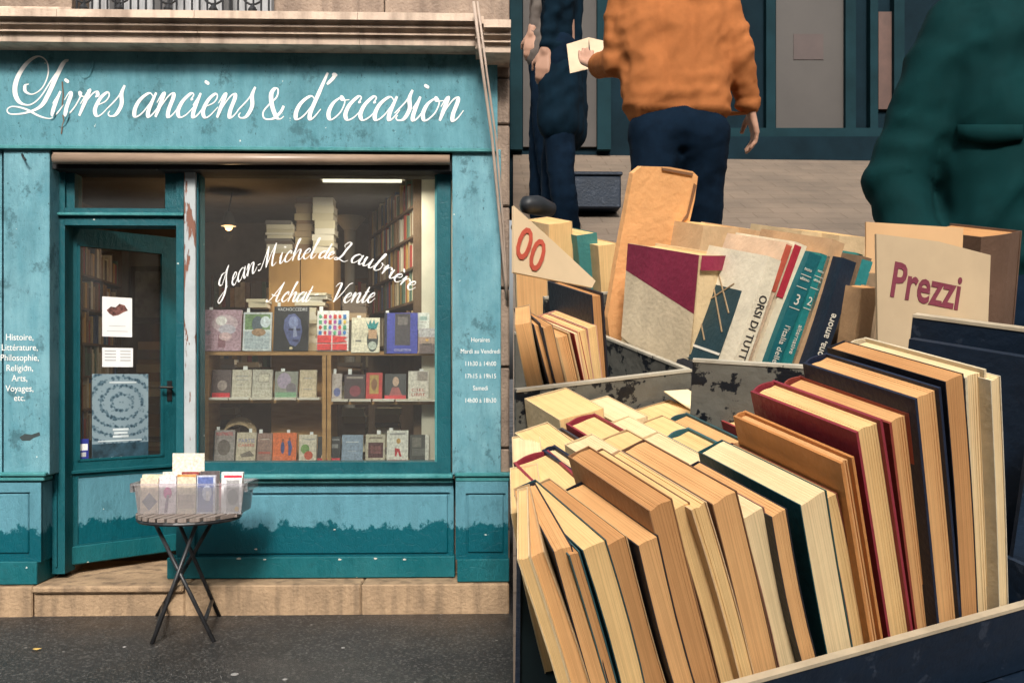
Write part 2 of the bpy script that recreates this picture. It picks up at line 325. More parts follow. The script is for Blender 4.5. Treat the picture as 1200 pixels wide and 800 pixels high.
def stroke(mb, pts, mapf, thin, thick, off):
    """a shaded ribbon along pts (2-D, y up); mapf lifts 2-D to the wall"""
    pts = [Vector(p) for p in pts]; n = len(pts); L = []; Rr = []
    for i, p in enumerate(pts):
        t = pts[min(i+1, n-1)]-pts[max(i-1, 0)]
        if t.length < 1e-9: t = Vector((0, -1))
        t.normalize(); down = max(0., -t.y)
        wd = thin+(thick-thin)*down**1.2
        e = min(i, n-1-i)/max(1, n*.18); wd *= .55+.45*min(1, e)
        nn = Vector((-t.y, t.x))*wd/2; L.append(p+nn); Rr.append(p-nn)
    vs = [mapf(q.x, q.y) for q in L]+[mapf(q.x, q.y) for q in Rr]
    NST[0] += 1; off = Vector(off)*(1+.22*(NST[0] % 7))
    vs += [v+off*(1+.18*(i % n)/n) for i, v in enumerate(vs)]
    fs = []; m = 2*n
    for i in range(n-1):
        fs += [(i, i+1, n+i+1, n+i), (m+i, m+n+i, m+n+i+1, m+i+1), (i, m+i, m+i+1, i+1), (n+i, n+i+1, m+n+i+1, m+n+i)]
    mb.add(vs, fs)
def script(mb, s, mapf, thin, thick, slant, off, track=1.0):
    x = 0.
    for ch in s:
        adv, sts = GLY[ch]
        for st in sts:
            pts = [(px+x+slant*py, py) for px, py in st]
            dot = len(pts) == 2 and abs(pts[0][1]-pts[1][1]) < .2 and abs(pts[0][0]-pts[1][0]) < .12
            stroke(mb, catmull(pts), mapf, thick*1.2 if dot else thin, thick*1.3 if dot else thick, off)
        x += adv*track
    return x
def script_width(s, track=1.0): return sum(GLY[c][0] for c in s)*track

# ------------------------------------------------------------------ key planes of the shop front
YP = 6.32          # face of the pilasters
YS = 6.24          # face of the stone step
YB = 6.30          # sign board face
YW = 6.50          # shop window plane
YD = 6.56          # door plane
XE = X_(597, YP)   # building corner, right
XL = X_(-330, YP)   # goes on beyond the left edge of the picture
ZT = Z_(-60, YP)   # built height
# ------------------------------------------------------------------ ground and lane
mb = MB(); mb.add([(-250, -250, 0), (250, -250, 0), (250, 400, 0), (-250, 400, 0)], [(0, 1, 2, 3)])
obj('pavement', mb, ASPHALT, kind='structure')
LZ0, LSL = .10, .40                        # the lane climbs steeply to the right of the shop
def lane_z(d): return LZ0+LSL*d
LANE = mat('lane_paving', (.21, .16, .12), .8, c2=(.15, .118, .092), scale=2.2, bump=.5, bscale=40, spec=.25)
def slabs(m):
    N, L, b = nodes(m); src = b.inputs['Base Color'].links[0].from_socket; tc = N.new('ShaderNodeTexCoord')
    t = N.new('ShaderNodeTexBrick'); t.inputs['Scale'].default_value = 1.6; t.inputs['Mortar Size'].default_value = .008; t.inputs['Color1'].default_value = (1, 1, 1, 1); t.inputs['Color2'].default_value = (.9, .9, .9, 1); t.inputs['Mortar'].default_value = (.72, .7, .68, 1)
    L.new(tc.outputs['Object'], t.inputs['Vector']); x = N.new('ShaderNodeMix'); x.data_type = 'RGBA'; x.blend_type = 'MULTIPLY'; x.inputs[0].default_value = 1; L.new(src, x.inputs[6]); L.new(t.outputs['Color'], x.inputs[7]); L.new(x.outputs[2], b.inputs['Base Color'])
slabs(LANE)
mb = MB(); pts = []
for k, d in enumerate([-.24, .5, 2, 4, 6, 9, 13, 20]):
    l = CAM+FW*d+RT*(.0012*max(d, .3)); z = LZ0+LSL*d
    pts.append(((l.x, l.y, z), (l.x+9.5, l.y, z)))
vs = []
for a, b_ in pts: vs += [a, b_, (a[0], a[1], -.02), (b_[0], b_[1], -.02)]
fs = []
for i in range(len(pts)-1):
    a = 4*i; c = a+4; fs += [(a, a+1, c+1, c), (a, c, c+2, a+2), (a+1, a+3, c+3, c+1)]
fs.append((len(vs)-4, len(vs)-3, len(vs)-1, len(vs)-2)); mb.add(vs, fs)
obj('lane', mb, LANE, kind='structure')

# ------------------------------------------------------------------ shop building
B = empty('bookshop_building', (X_(300, YP), YP, 0), label='old stone building with faded teal painted bookshop front and white script sign', cat='building')
def pbox(x0, y0, x1, y1, Yf, Yb, mb=None, bev=0, xr=None):
    """box whose front face fills the pixel rectangle on the plane y = Yf"""
    xr = (x0+x1)/2 if xr is None else xr
    mb = mb or MB(); return mb.box(X_(x0, Yf), X_(x1, Yf), Yf, Yb, Z_(y1, Yf, xr), Z_(y0, Yf, xr), bev=bev)
# upper wall and first-floor window with railing
zc = Z_(13, 6.02)
def wallbox(x0, x1, z0, z1, Y0, Y1, name='stone_block', m=STONE_UP, par=B, bev=.006):
    return obj(name, MB().box(x0, x1, Y0, Y1, z0, z1, bev=bev), m, par)
xa, xb = X_(84, 6.34), X_(321, 6.34)
for a, c in ((XL, xa), (xb, X_(450, 6.34)), (X_(450, 6.34)+.006, XE)):
    wallbox(a, c, zc-.05, zc+.42, 6.34, 6.9); wallbox(a, c, zc+.426, ZT+.5, 6.345, 6.9)
wallbox(XL-.02, X_(85, 6.18), Z_(14, 6.18, 40)-.06, Z_(9, 6.18, 40), 6.16, 6.34, 'sill', STONE)
obj('upper_window', MB().box(xa-.02, xb+.02, 6.62, 6.66, zc-.05, ZT+.5), mat('curtain_grey', (.42, .42, .43), .7, .25, 9, stretch=(4, 1, .3)), B)
f = MB()
for x in (84, 128, 180, 262, 318): f.box(X_(x, 6.5), X_(x+(16 if x == 180 else 6), 6.5), 6.5, 6.6, zc-.04, ZT+.5)
obj('upper_window_frame', f, mat('dark_frame', (.09, .085, .085), .5), B)
rl = obj('balcony_railing', MB().box(X_(84, 6.2), X_(321, 6.2), 6.19, 6.215, zc+.002, zc+.02), IRON, B)
for k, x in enumerate(range(90, 320, 9)):
    obj('baluster', MB().tube([(X_(x, 6.2), 6.2, zc+.01), (X_(x, 6.2), 6.2, zc+.7)], .0075, 6), IRON, rl)
for x in (98, 140, 197, 250, 296):
    f = MB(); f.lathe((X_(x, 6.2), 6.2, zc+.03), [(0, 0), (.026, .02), (.03, .045), (.015, .07), (0, .08)], 10)
    c = Vector((X_(x, 6.2), 6.2, zc+.17))
    f.tube([c+Vector((.06*math.cos(t)*1.1, 0, .06*math.sin(t))) for t in [i*.5 for i in range(13)]], .007, 6); obj('ornament', f, IRON, rl)
# cornice
def extr(prof, x0, x1):
    n = len(prof); vs = [(x0, Y, z) for Y, z in prof]+[(x1, Y, z) for Y, z in prof]
    return MB().add(vs, [list(range(n)), list(range(2*n-1, n-1, -1))]+[(i, i+n, (i+1) % n+n, (i+1) % n) for i in range(n)])
cp = [(13, 6.02), (22, 6.02), (23, 6.055), (27, 6.075), (28.5, 6.075), (29, 6.06), (31, 6.06), (32, 6.085), (37, 6.10), (38, 6.09), (39.5, 6.09), (40, 6.115), (51.5, 6.125)]
prof = [(Y, Z_(y, Y)) for y, Y in cp]; prof += [(6.36, prof[-1][1]+.004), (6.36, prof[0][1]+.006)]
seg = [XL, X_(73, 6.1), X_(232, 6.1), X_(421, 6.1), X_(557, 6.1)]
for a, c in zip(seg, seg[1:]): obj('cornice', extr(prof, a+.0012, c-.0012), STONE, B)
prof2 = [(Y-.07, z-.065) for Y, z in prof[:-2]]; prof2 += [(6.36, prof2[-1][1]), (6.36, prof2[0][1])]
obj('cornice', extr(prof2, X_(567, 6.05), XE), STONE, B)
pr3 = [(Y-.035, z-.03) for Y, z in prof[:-2]]; pr3 += [(6.355, pr3[-1][1]), (6.355, pr3[0][1])]
obj('cornice', extr(pr3, X_(557, 6.08)+.001, X_(567, 6.05)-.001), STONE, B)
# quoin stones beside the front
ys = [60, 91, 146, 242, 338, 430, 525, 620, 684]
for a, c in zip(ys, ys[1:]):
    obj('stone_block', pbox(575, a+1.2, 597, c-1.2, YP+.03, YP+.4, bev=.008), STONE_UP, B)
obj('mortar', pbox(575, 58, 596.5, 690, YP+.055, YP+.39), mat('mortar', (.12, .095, .08), .9), B)
obj('end_wall', MB().box(XE-.05, XE-.003, YP+.41, 9.7, 0, ZT+.5), STONE_UP, B); obj('end_wall', MB().box(XL, XL+.05, YP+.41, 9.7, 0, ZT+.5), STONE_UP, B)
# wall core behind everything, so that no daylight leaks in
core = MB(); core.box(XL, X_(60, YP), YW+.12, YW+.3, .0, zc); core.box(X_(531, YP), XE-.004, YW+.12, YW+.3, 0, zc); core.box(XL, XE-.004, YW+.14, YW+.3, Z_(188, YW), zc)
obj('wall_core', core, STONE_UP, B)
# sign board with the script sign
zs0, zs1 = Z_(174.5, YB), Z_(55, YB)
sg = obj('sign_board', MB().box(XL, X_(583, YB), YB, YB+.09, zs0, zs1), TEAL_SIGN, B)
obj('moulding', MB().box(XL, X_(583.5, YB), YB-.012, YB+.02, zs0-.012, zs0+.012, bev=.004), TEAL_LEDGE, sg)
def on_sign(tilt=0.):
    def f(px, py): return P(px, py, YB-.0015)
    return f
LT = MB(); mp_ = on_sign()
Lpx = [(135,395),(118,402),(120,430),(155,442),(200,410),(226,345),(218,288),(178,265),(125,298),(82,365),(70,430),(92,480),(140,492),(190,455),(245,370),(300,292),(312,284),(295,300),(262,365),(228,440),(190,500),(120,530),(50,535),(34,515),(60,500),(120,512),(185,545),(235,556),(262,540)]
Lp = [(x/4, -y/4) for x, y in Lpx]
stroke(LT, catmull(Lp, 5), lambda x, y: mp_(x, -y), 1.5, 5.6, (0, -.0008, 0))
def line_script(mbx, s, x0, x1, y0, y1, xh, thin, thick, slant, mapf, track=1.0):
    """lay s from pixel x0 to x1 with baseline y0 -> y1"""
    wd = script_width(s, track); k = (x1-x0)/(wd*xh)           # horizontal stretch
    def f(gx, gy):
        px = x0+gx*xh*k; t = (px-x0)/(x1-x0); return mapf(px, y0+(y1-y0)*t-gy*xh)
    script(mbx, s, f, thin/xh, thick/xh, slant/k, (0, -.0008, 0), track)
line_script(LT, 'ivres', 57, 141, 135.5, 136.5, 28, 1.7, 5.4, .34, mp_)
line_script(LT, 'anciens', 154, 294, 137, 138.5, 28, 1.7, 5.4, .34, mp_)
line_script(LT, '&', 305, 336, 139, 139.5, 21, 1.8, 5.2, .25, mp_)
line_script(LT, "d'occasion", 343, 538, 140, 142, 27.5, 1.7, 5.4, .34, mp_)
obj('lettering', LT, WHITE_LET, sg, label='white copperplate script reading Livres anciens & d’occasion')
ck = MB()
for pts in ([(73, 96), (74, 112), (73, 124)], [(73.5, 135), (75, 142), (73, 148), (72, 157)]):
    for a, c in zip(pts, pts[1:]): ck.tube([P(*a, YB-.0015), P(*c, YB-.0015)], .005, 5)
obj('crack', ck, mat('bare_crack', (.16, .11, .08), .9), sg)
fl = MB()
for cx, cy, s in ((103, 83, 1.), (75, 141, .9), (183, 80, .45), (62, 136, .5)):
    pts = [P(cx+s*dx, cy+s*dy, YB-.001) for dx, dy in ((-7, 8), (-1, 5), (2, -2), (5, -10), (7, -11), (6, -3), (2, 6), (-4, 10))]
    k = fl; n = len(pts); top = [p+Vector((.004, -.012 if i in (2, 3, 4, 5) else -.004, 0)) for i, p in enumerate(pts)]
    k.add(pts+top, [list(range(n)), list(range(2*n-1, n-1, -1))]+[(i, i+n, (i+1) % n+n, (i+1) % n) for i in range(n)])
obj('paint_flake', fl, TEAL_SIGN, sg)
# pilasters
def pilaster(x0, x1, px0, px1, bx0, bx1, pan, label, ybot):
    p = obj('pilaster', pbox(x0, 175, x1, 556, YP, YW+.12, bev=.004), TEAL_PIL, B, label=label)
    obj('cap_moulding', pbox(px0-1, 554, px1+3, 558.5, YP-.045, YP+.1, bev=.006), TEAL_LEDGE, p)
    obj('cap_moulding', pbox(px0, 559, px1+1.5, 564, YP-.03, YP+.1, bev=.006), TEAL_LEDGE, p)
    zt, zb = Z_(564, YP), Z_(656, YP)
    obj('pedestal', MB().box(X_(px0, YP), X_(px1, YP), YP-.006, YW+.1, zb, zt), TEAL_LOW, p)
    fr = MB(); X0, X1 = X_(px0, YP), X_(px1, YP); a0, a1 = X_(pan[0], YP), X_(pan[1], YP); za, zz = Z_(pan[3], YP), Z_(pan[2], YP)
    fr.box(X0, a0, YP-.024, YP, zb, zt); fr.box(a1, X1, YP-.024, YP, zb, zt); fr.box(a0, a1, YP-.024, YP, zb, za); fr.box(a0, a1, YP-.024, YP, zz, zt)
    obj('panel_frame', fr, TEAL_LOW, p)
    obj('panel', MB().box(a0+.012, a1-.012, YP-.018, YP, za+.012, zz-.012, bev=.006), TEAL_LOW, p)
    obj('base_block', MB().box(X_(bx0, YP), X_(bx1, YP), YP-.045, YW+.1, .203, zb+.006, bev=.005), TEAL_BASE, p)
    return p
pl_ = pilaster(4, 58, -330, 50, -330, 47, (-38, 37, 575, 648), 'left pilaster lettered with book subjects', 679)
pr_ = pilaster(530, 587, 534, 595.5, 536, 596.5, (546, 592, 578, 650), 'right pilaster lettered with opening hours', 683)
obj('pilaster', pbox(-330, 175, 2.2, 556, YP+.012, YW+.12), TEAL_PIL, B)
hk = MB(); hk.tube([P(26, 181, YP), P(27, 184, YP-.05), P(30, 188, YP-.055)], .008, 6); obj('iron_hook', hk, IRON, pl_)
st_ = MB(); c = P(37, 512, YP-.001)
st_.add([c+Vector((x*.0057, 0, z*.0057)) for x, z in ((-14, 0), (-8, 4), (0, 3), (9, 6), (10, 2), (2, -1), (-2, -4), (-11, -4))], [list(range(8))])
obj('rust_stain', st_, mat('soot_stain', (.035, .05, .052), .8), pl_)
def plines(par, lines, cx, size_px, sx=1.0):
    s = size_px*YP/FPX
    for y, t in lines:
        text_on(par, t, s, P(cx, y, YP-.002), (1, 0, 0), (0, 0, 1), WHITE_LET, sx=sx, depth=.0004)
plines(pl_, [(398.5, 'Histoire,'), (410.5, 'Littérature,'), (422.5, 'Philosophie,'), (434.5, 'Religion,'), (446.5, 'Arts,'), (458.5, 'Voyages,'), (469.5, 'etc.')], 23, 10.6, .86)
plines(pr_, [(400.5, 'Horaires'), (414, 'Mardi au Vendredi'), (428.5, '11h30 à 14h00'), (443, '17h15 à 19h15'), (457, 'Samedi'), (471.5, '14h00 à 18h30')], 563, 7.6, .82)
# shutter housing and rail
obj('shutter_box', MB().box(X_(59, YP), X_(529, YP), YP+.03, YW+.13, Z_(198, YP), Z_(175, YP)), BLACK, B)
obj('shutter_rail', MB().tube([P(63, 186.3, YP-.005), P(527, 187.5, YP-.005)], .034, 14), METAL_RAIL, B, smooth=True)
obj('shutter_rail', pbox(62, 180.2, 527, 182, YP-.02, YP+.02), METAL_RAIL, B)
# window and door frame
W_ = empty('shop_window_tmp', (0, 0, 0)); bpy.data.objects.remove(W_)
wz0, wz1 = Z_(541, YW), Z_(194, YW)
wf = MB()
pbox(512, 190, 528, 556, YW-.05, YW+.12, wf); pbox(230, 541.5, 512, 556, YW-.045, YW+.12, wf); pbox(230, 190, 512, 197, YW-.04, YW+.12, wf); pbox(229, 197, 232.5, 541.5, YW-.03, YW+.12, wf)
win = obj('shop_window', wf, TEAL_DARK, B)
obj('glass', MB().box(X_(231, YW), X_(513, YW), YW, YW+.006, wz0-.01, wz1), GLASS, win)
obj('window_bead', pbox(509.5, 197, 512, 541.5, YW-.015, YW+.02), TEAL_LEDGE, win)
# gilt-white names on the glass
LG = MB(); mg = lambda px, py: P(px, py, YW-.0012)
arc = [(262, 343), (285, 326), (310, 314), (340, 305.5), (370, 302), (400, 304.5), (430, 312), (455, 324), (484, 343.5)]
def arcpt(x):
    for (x0, y0), (x1, y1) in zip(arc, arc[1:]):
        if x <= x1 or (x1, y1) == arc[-1]:
            t = (x-x0)/(x1-x0); return y0+(y1-y0)*t
def arc_s(sm=6): return None
def arc_script(s, x0, x1, xh, track=1.0):
    wd = script_width(s, track)
    n = 60; xs = [x0+(x1-x0)*i/n for i in range(n+1)]
    smy = lambda x: sum(arcpt(min(484, max(262, x+d))) for d in (-12, -6, 0, 6, 12))/5
    L = [0]
    for i in range(n): L.append(L[-1]+math.hypot(xs[i+1]-xs[i], smy(xs[i+1])-smy(xs[i])))
    k = L[-1]/(wd*xh)
    def f(gx, gy):
        sx = gx*xh*k; i = 0
        while i < n-1 and L[i+1] < sx: i += 1
        t = (sx-L[i])/(L[i+1]-L[i]); x = xs[i]+(xs[i+1]-xs[i])*t; y = smy(x)
        tx, ty = xs[i+1]-xs[i], smy(xs[i+1])-smy(xs[i]); q = math.hypot(tx, ty); tx, ty = tx/q, ty/q
        return mg(x+ty*gy*xh*.45, y-gy*xh)
    script(LG, s, f, .85/xh, 2.1/xh, .36/k, (0, -.0012, 0), track)
arc_script('Jean', 259, 300, 12); arc_script('-Michel', 300, 369, 12); arc_script('de', 373, 390, 9); arc_script('LaubrIEre', 394, 484, 11.5)
line_script(LG, 'Achat', 314, 362, 353.5, 353.5, 11.5, .9, 2.4, .42, mg); line_script(LG, '-', 366, 374, 352, 352, 12, 1.3, 2, .2, mg); line_script(LG, 'Vente', 387, 437, 354.5, 354.5, 11.5, .9, 2.4, .42, mg)
obj('lettering', LG, WHITE_LET, win, label='white script reading Jean-Michel de Laubrière, Achat - Vente')
# peeling white post between door and window
def peel():
    m = mat('peeling_white_paint', (.40, .43, .44), .7, .1, 8); N, L, b = nodes(m); src = b.inputs['Base Color'].links[0].from_socket
    g = N.new('ShaderNodeNewGeometry'); mp = N.new('ShaderNodeMapping'); mp.inputs['Scale'].default_value = (9, 9, 1.6); L.new(g.outputs['Position'], mp.inputs[0])
    t = N.new('ShaderNodeTexNoise'); t.inputs['Scale'].default_value = 2.2; t.inputs['Detail'].default_value = 5; L.new(mp.outputs[0], t.inputs['Vector'])
    r = N.new('ShaderNodeMapRange'); r.inputs['From Min'].default_value = .55; r.inputs['From Max'].default_value = .57; L.new(t.outputs['Fac'], r.inputs[0])
    x = N.new('ShaderNodeMix'); x.data_type = 'RGBA'; L.new(r.outputs[0], x.inputs[0]); L.new(src, x.inputs[6]); x.inputs[7].default_value = (.2, .085, .055, 1); L.new(x.outputs[2], b.inputs['Base Color'])
    bp = N.new('ShaderNodeBump'); bp.inputs['Strength'].default_value = .8; bp.inputs['Distance'].default_value = .004; bp.invert = True; L.new(r.outputs[0], bp.inputs['Height']); L.new(bp.outputs[0], b.inputs['Normal'])
    return m
PEEL = peel()
obj('post', pbox(215.5, 196, 229, 556, YW-.06, YW+.12, bev=.004), PEEL, B, label='white post with paint peeling to red-brown wood')
dfm = MB(); YF = YD-.1
pbox(61, 190, 76, 672, YF, YD+.06, dfm); pbox(206.5, 190, 215.3, 672, YF, YD+.06, dfm); pbox(75.5, 244, 206.5, 264, YF, YD+.06, dfm)
pbox(75.5, 190, 87.5, 244, YF+.025, YD+.04, dfm); pbox(193.5, 190, 206.5, 244, YF+.025, YD+.04, dfm); pbox(87.5, 190, 193.5, 197, YF+.025, YD+.04, dfm)
dfr = obj('door_frame', dfm, TEAL_DARK, B)
obj('moulding', pbox(62, 249, 214.5, 252.5, YF-.03, YF+.01, bev=.004), TEAL_LEDGE, dfr); obj('moulding', pbox(64, 190, 66.5, 664, YF-.014, YF+.004), TEAL_DARK, dfr)
obj('transom_glass', MB().box(X_(87, YD), X_(194, YD), YD-.02, YD-.014, Z_(245, YD, 140), Z_(196, YD, 140)), GLASS, dfr)
# dado under the window
dz0, dz1 = Z_(651, YW-.03, 370), Z_(563, YW-.03, 370)
dd = obj('dado', MB().box(X_(215, YW), X_(532, YW), YW-.03, YW+.1, .203, dz1), TEAL_LOW, B)
fr = MB(); yf = YW-.05
fr.box(X_(214.5, yf), X_(531, yf), yf, YW-.03, Z_(577, yf, 370), dz1); fr.box(X_(214.5, yf), X_(228, yf), yf, YW-.03, dz0, Z_(577, yf, 370)); fr.box(X_(527, yf), X_(531, yf), yf, YW-.03, dz0, Z_(577, yf, 370))
obj('panel_frame', fr, TEAL_LOW, dd)
obj('panel', MB().box(X_(231, yf), X_(525, yf), YW-.044, YW-.02, dz0+.015, Z_(580, yf, 370), bev=.008), TEAL_LOW, dd)
obj('base_rail', MB().box(X_(197, yf), X_(533, yf), YW-.075, YW+.05, .203, dz0, bev=.005), TEAL_BASE, dd)
obj('ledge', pbox(215, 556.2, 531, 561.5, YW-.125, YW+.05, bev=.008), TEAL_LEDGE, dd)
obj('ledge', pbox(215, 561.6, 531, 566, YW-.09, YW-.02, bev=.006), TEAL_LEDGE, dd)
ch = MB()
for x, y, r in ((273, 571, .02), (474, 655, .012), (310, 655, .01), (398, 655, .012), (440, 654, .012), (392, 620, .008), (300, 643, .01), (280, 654, .016)):
    c = P(x, y, YW-.0765 if y > 650 else YW-.0515)
    ch.add([c+Vector((r*math.cos(a)*(1+.4*math.sin(3*a+x)), -.001, r*.5*math.sin(a))) for a in [k*.785 for k in range(8)]], [list(range(8))])
obj('paint_chip', ch, mat('bare_chip', (.55, .53, .48), .8), dd)
# step stones
for a, c, nose in ((-330, -120, 0), (-120, 38, 0), (38, 216, 1), (216, 423, 0), (423, 597, 0)):
    s_ = obj('step_stone', MB().box(X_(a, YS)+.002, X_(c, YS)-.002, YS+(.012 if nose else 0), 7.1 if nose else YW+.2, -.02, .2 if nose else .197, bev=.009), STONE_STEP, B)
    if nose: obj('nosing', MB().box(X_(a, YS)+.003, X_(c, YS)-.003, YS-.02, YS+.1, .155, .2015, bev=.012), STONE_STEP, s_)
# door leaf, ajar
HX = X_(77, YD); HY = YD-.01
de = Vector((.577, .55, 0)).normalized(); dn = Vector((de.y, -de.x, 0))          # dn looks out of the shop
DM = Matrix((de, -dn, UP)).transposed().to_4x4(); DM.translation = Vector((HX, HY, 0))
DI = DM.inverted()
def dpt(px, py):                                  # pixel -> door-local (x, z) on the outer face
    r = ray(px, py); t = (Vector((HX, HY, 0))-CAM).dot(dn)/r.dot(dn); q = DI @ (CAM+r*t); return q.x, q.z
zb, zt = Z_(663, YD, 76), Z_(265, YD, 76)
gx0, gx1 = .085, .70; gz0 = dpt(82, 541)[1]; gz1 = zt-.115; zk = dpt(120, 566)[1]
dw = .80; th_ = .045
lf = MB()
lf.box(0, gx0, 0, th_, zb, zt); lf.box(gx1, dw, 0, th_, zb, zt); lf.box(gx0, gx1, 0, th_, gz1, zt); lf.box(gx0, gx1, 0, th_, gz0-.11, gz0); lf.box(gx0, gx1, 0, th_, zb, zb+.14)
door = obj('door', lf, TEAL_DARK, B, M=PW[B.name].inverted() @ DM, label='teal half-glazed shop door standing ajar'); PW[door.name] = DM
def dobj(name, mbx, m, **k): return obj(name, mbx, m, door, M=Matrix.Identity(4), **k)
dobj('glass', MB().box(gx0-.005, gx1+.005, .02, .026, gz0-.005, gz1+.005), GLASS)
dobj('panel', MB().box(gx0-.004, gx1+.004, .008, .036, zb+.135, gz0-.105), TEAL_LOW)
bd = MB()
for (a, c, e, g) in ((gx0, gx0+.014, gz0, gz1), (gx1-.014, gx1, gz0, gz1), (gx0, gx1, gz0, gz0+.014), (gx0, gx1, gz1-.014, gz1)): bd.box(a, c, -.006, .019, e, g)
bd.box(-.002, dw+.002, -.02, .0, gz0-.085, gz0-.06, bev=.004)
dobj('bead', bd, TEAL_DARK); dobj('kick_board', MB().box(.004, dw-.004, -.012, .002, zb+.006, zb+.13, bev=.004), TEAL_BASE)
hd = MB(); hx, hz = .745, dpt(188, 454)[1]
hd.tube([(hx, 0, hz), (hx, -.045, hz)], .008, 8); hd.tube([(hx+.004, -.045, hz), (hx-.10, -.05, hz+.004)], .009, 8); hd.box(hx-.018, hx+.018, -.006, .0, hz-.1, hz+.05)
dobj('handle', hd, IRON)
# papers fixed to the door glass
WP = mat('white_paper', (.80, .80, .80), .8, .04, 5)
def door_paper(name, x0, y0, x1, y1, m, label, cat, extra=()):
    (a, z1), (c, z0) = dpt(x0, y0), dpt(x1, y1)
    o = obj(name, MB().box(a, c, .0175, .0192, z0, z1), m, M=DM.copy(), label=label, cat=cat)
    for (nm, fx0, fy0, fx1, fy1, mm) in extra:
        obj(nm, MB().box(a+(c-a)*fx0, a+(c-a)*fx1, .0165, .0174, z1+(z0-z1)*fy1, z1+(z0-z1)*fy0), mm, o, M=Matrix.Identity(4))
    return o
GP = mat('grey_print', (.45, .45, .46), .8, .1); DKP = mat('dark_print', (.08, .055, .05), .8, .3, 30)
np_ = door_paper('notice', 121, 347, 156, 395, WP, 'white notice with brown drawing taped high on the door glass', 'notice', [('printed_text', .22, .72, .78, .735, GP), ('printed_text', .15, .85, .85, .865, GP)])
(a, z1), (c, z0) = dpt(126, 355), dpt(151, 371); wv = MB()
wv.add([(a+(c-a)*u, .0168, z0+(z1-z0)*v) for u, v in ((0, .45), (.2, .75), (.42, .7), (.6, 1), (.85, .9), (1, .5), (.8, .35), (.55, .1), (.3, 0), (.12, .2))], [list(range(10))])
obj('printed_drawing', wv, mat('sepia_print', (.14, .06, .05), .8, .8, 40), np_, M=Matrix.Identity(4))
ex = [('printed_text', .08+.5*(k % 2), .14+.16*(k//2), .44+.48*(k % 2), .2+.16*(k//2), GP) for k in range(8)]
door_paper('notice', 121, 407, 157, 430, WP, 'small white printed sheet taped above the poster on the door', 'notice', ex)
def poster_mat():
    m = bpy.data.materials.new('poster_print'); m.use_nodes = True; N, L, b = nodes(m); b.inputs['Roughness'].default_value = .45
    tc = N.new('ShaderNodeTexCoord'); mp = N.new('ShaderNodeMapping'); mp.inputs['Scale'].default_value = (1.0, .0, 1.25); L.new(tc.outputs['Object'], mp.inputs[0])
    (a, z1), (c, z0) = dpt(109, 438), dpt(175, 537)
    mp.inputs['Location'].default_value = (-(a+(c-a)*.52), 0, -1.25*(z1+(z0-z1)*.33))
    wv = N.new('ShaderNodeTexWave'); wv.wave_type = 'RINGS'; wv.rings_direction = 'Y'; wv.inputs['Scale'].default_value = 4.2; wv.inputs['Distortion'].default_value = 3.5; wv.inputs['Detail'].default_value = 6; wv.inputs['Detail Scale'].default_value = 7; wv.inputs['Detail Roughness'].default_value = .7
    L.new(mp.outputs[0], wv.inputs['Vector'])
    v = N.new('ShaderNodeTexVoronoi'); v.inputs['Scale'].default_value = 46; L.new(tc.outputs['Object'], v.inputs['Vector'])
    ad = N.new('ShaderNodeMath'); ad.operation = 'MULTIPLY_ADD'; ad.inputs[1].default_value = 1.1; L.new(v.outputs['Distance'], ad.inputs[0]); L.new(wv.outputs['Fac'], ad.inputs[2])
    r = N.new('ShaderNodeValToRGB'); e = r.color_ramp.elements; e[0].position = .2; e[0].color = (.02, .045, .07, 1); e[1].position = 1.0; e[1].color = (.22, .30, .34, 1)
    k = e.new(.6); k.color = (.07, .13, .17, 1); L.new(ad.outputs[0], r.inputs[0]); L.new(r.outputs[0], b.inputs['Base Color']); return m
POST = poster_mat(); PW_ = mat('pale_print', (.6, .66, .68), .6); DKB = mat('dark_blue_print', (.025, .06, .085), .6, .5, 14)
pp = door_paper('poster', 109, 438, 175, 537, POST, 'blue-grey poster of a round galleried hall on the door glass', 'poster',
    [('printed_band', .0, .80, 1, .97, DKB), ('printed_text', .3, .09, .78, .105, PW_), ('printed_text', .36, .63, .64, .655, PW_), ('printed_text', .38, .67, .62, .695, PW_), ('printed_text', .36, .71, .64, .735, PW_), ('printed_text', .1, .765, .88, .778, PW_), ('printed_mark', .12, .955, .18, .968, PW_), ('printed_mark', .33, .955, .38, .968, PW_), ('printed_mark', .47, .955, .52, .968, PW_)])
door_paper('sticker', 84, 515, 105, 537, mat('sticker_blue', (.03, .04, .25), .5), 'small blue and white sticker low on the door glass', 'sticker', [('printed_band', .05, .25, .95, .58, WP), ('printed_mark', .1, .2, .32, .45, mat('green_print', (.12, .4, .06), .6)), ('printed_mark', .12, .68, .38, .9, GP), ('printed_mark', .56, .68, .85, .9, GP)])
# conduit sagging down the corner
cp_ = empty('conduit', P(575, 150, 6.0), label='pair of thin beige conduits slanting down beside the sign', cat='conduit')
for dx, r in ((0, .010), (4.5, .0075)):
    obj('pipe', MB().tube([P(555+dx, 2, 5.93), P(566+dx, 85, 6.0), P(577+dx, 165, 6.1), P(586+dx*.8, 260, 6.2), P(592+dx*.3, 325, 6.28), P(594.5, 352, 6.31)], r, 8), mat('beige_pipe', (.40, .31, .25), .6), cp_, smooth=True)

# ------------------------------------------------------------------ unseen building added across the street to darken the glass reflections
ob = empty('added_opposite_building', (0, -12, 0), label='unseen dark stone building added behind the viewer to darken the glass reflections', cat='building')
obj('wall', MB().box(-26, 26, -13, -12, 0, 11), mat('added_building_stone', (.16, .13, .11), .9, .2, .6), ob)
for k in range(14):
    for zf in (.9, 4.4, 7.8): obj('window', MB().box(-24+k*3.5, -22.8+k*3.5, -11.995, -11.9, zf, zf+2.2), BLACK, ob)
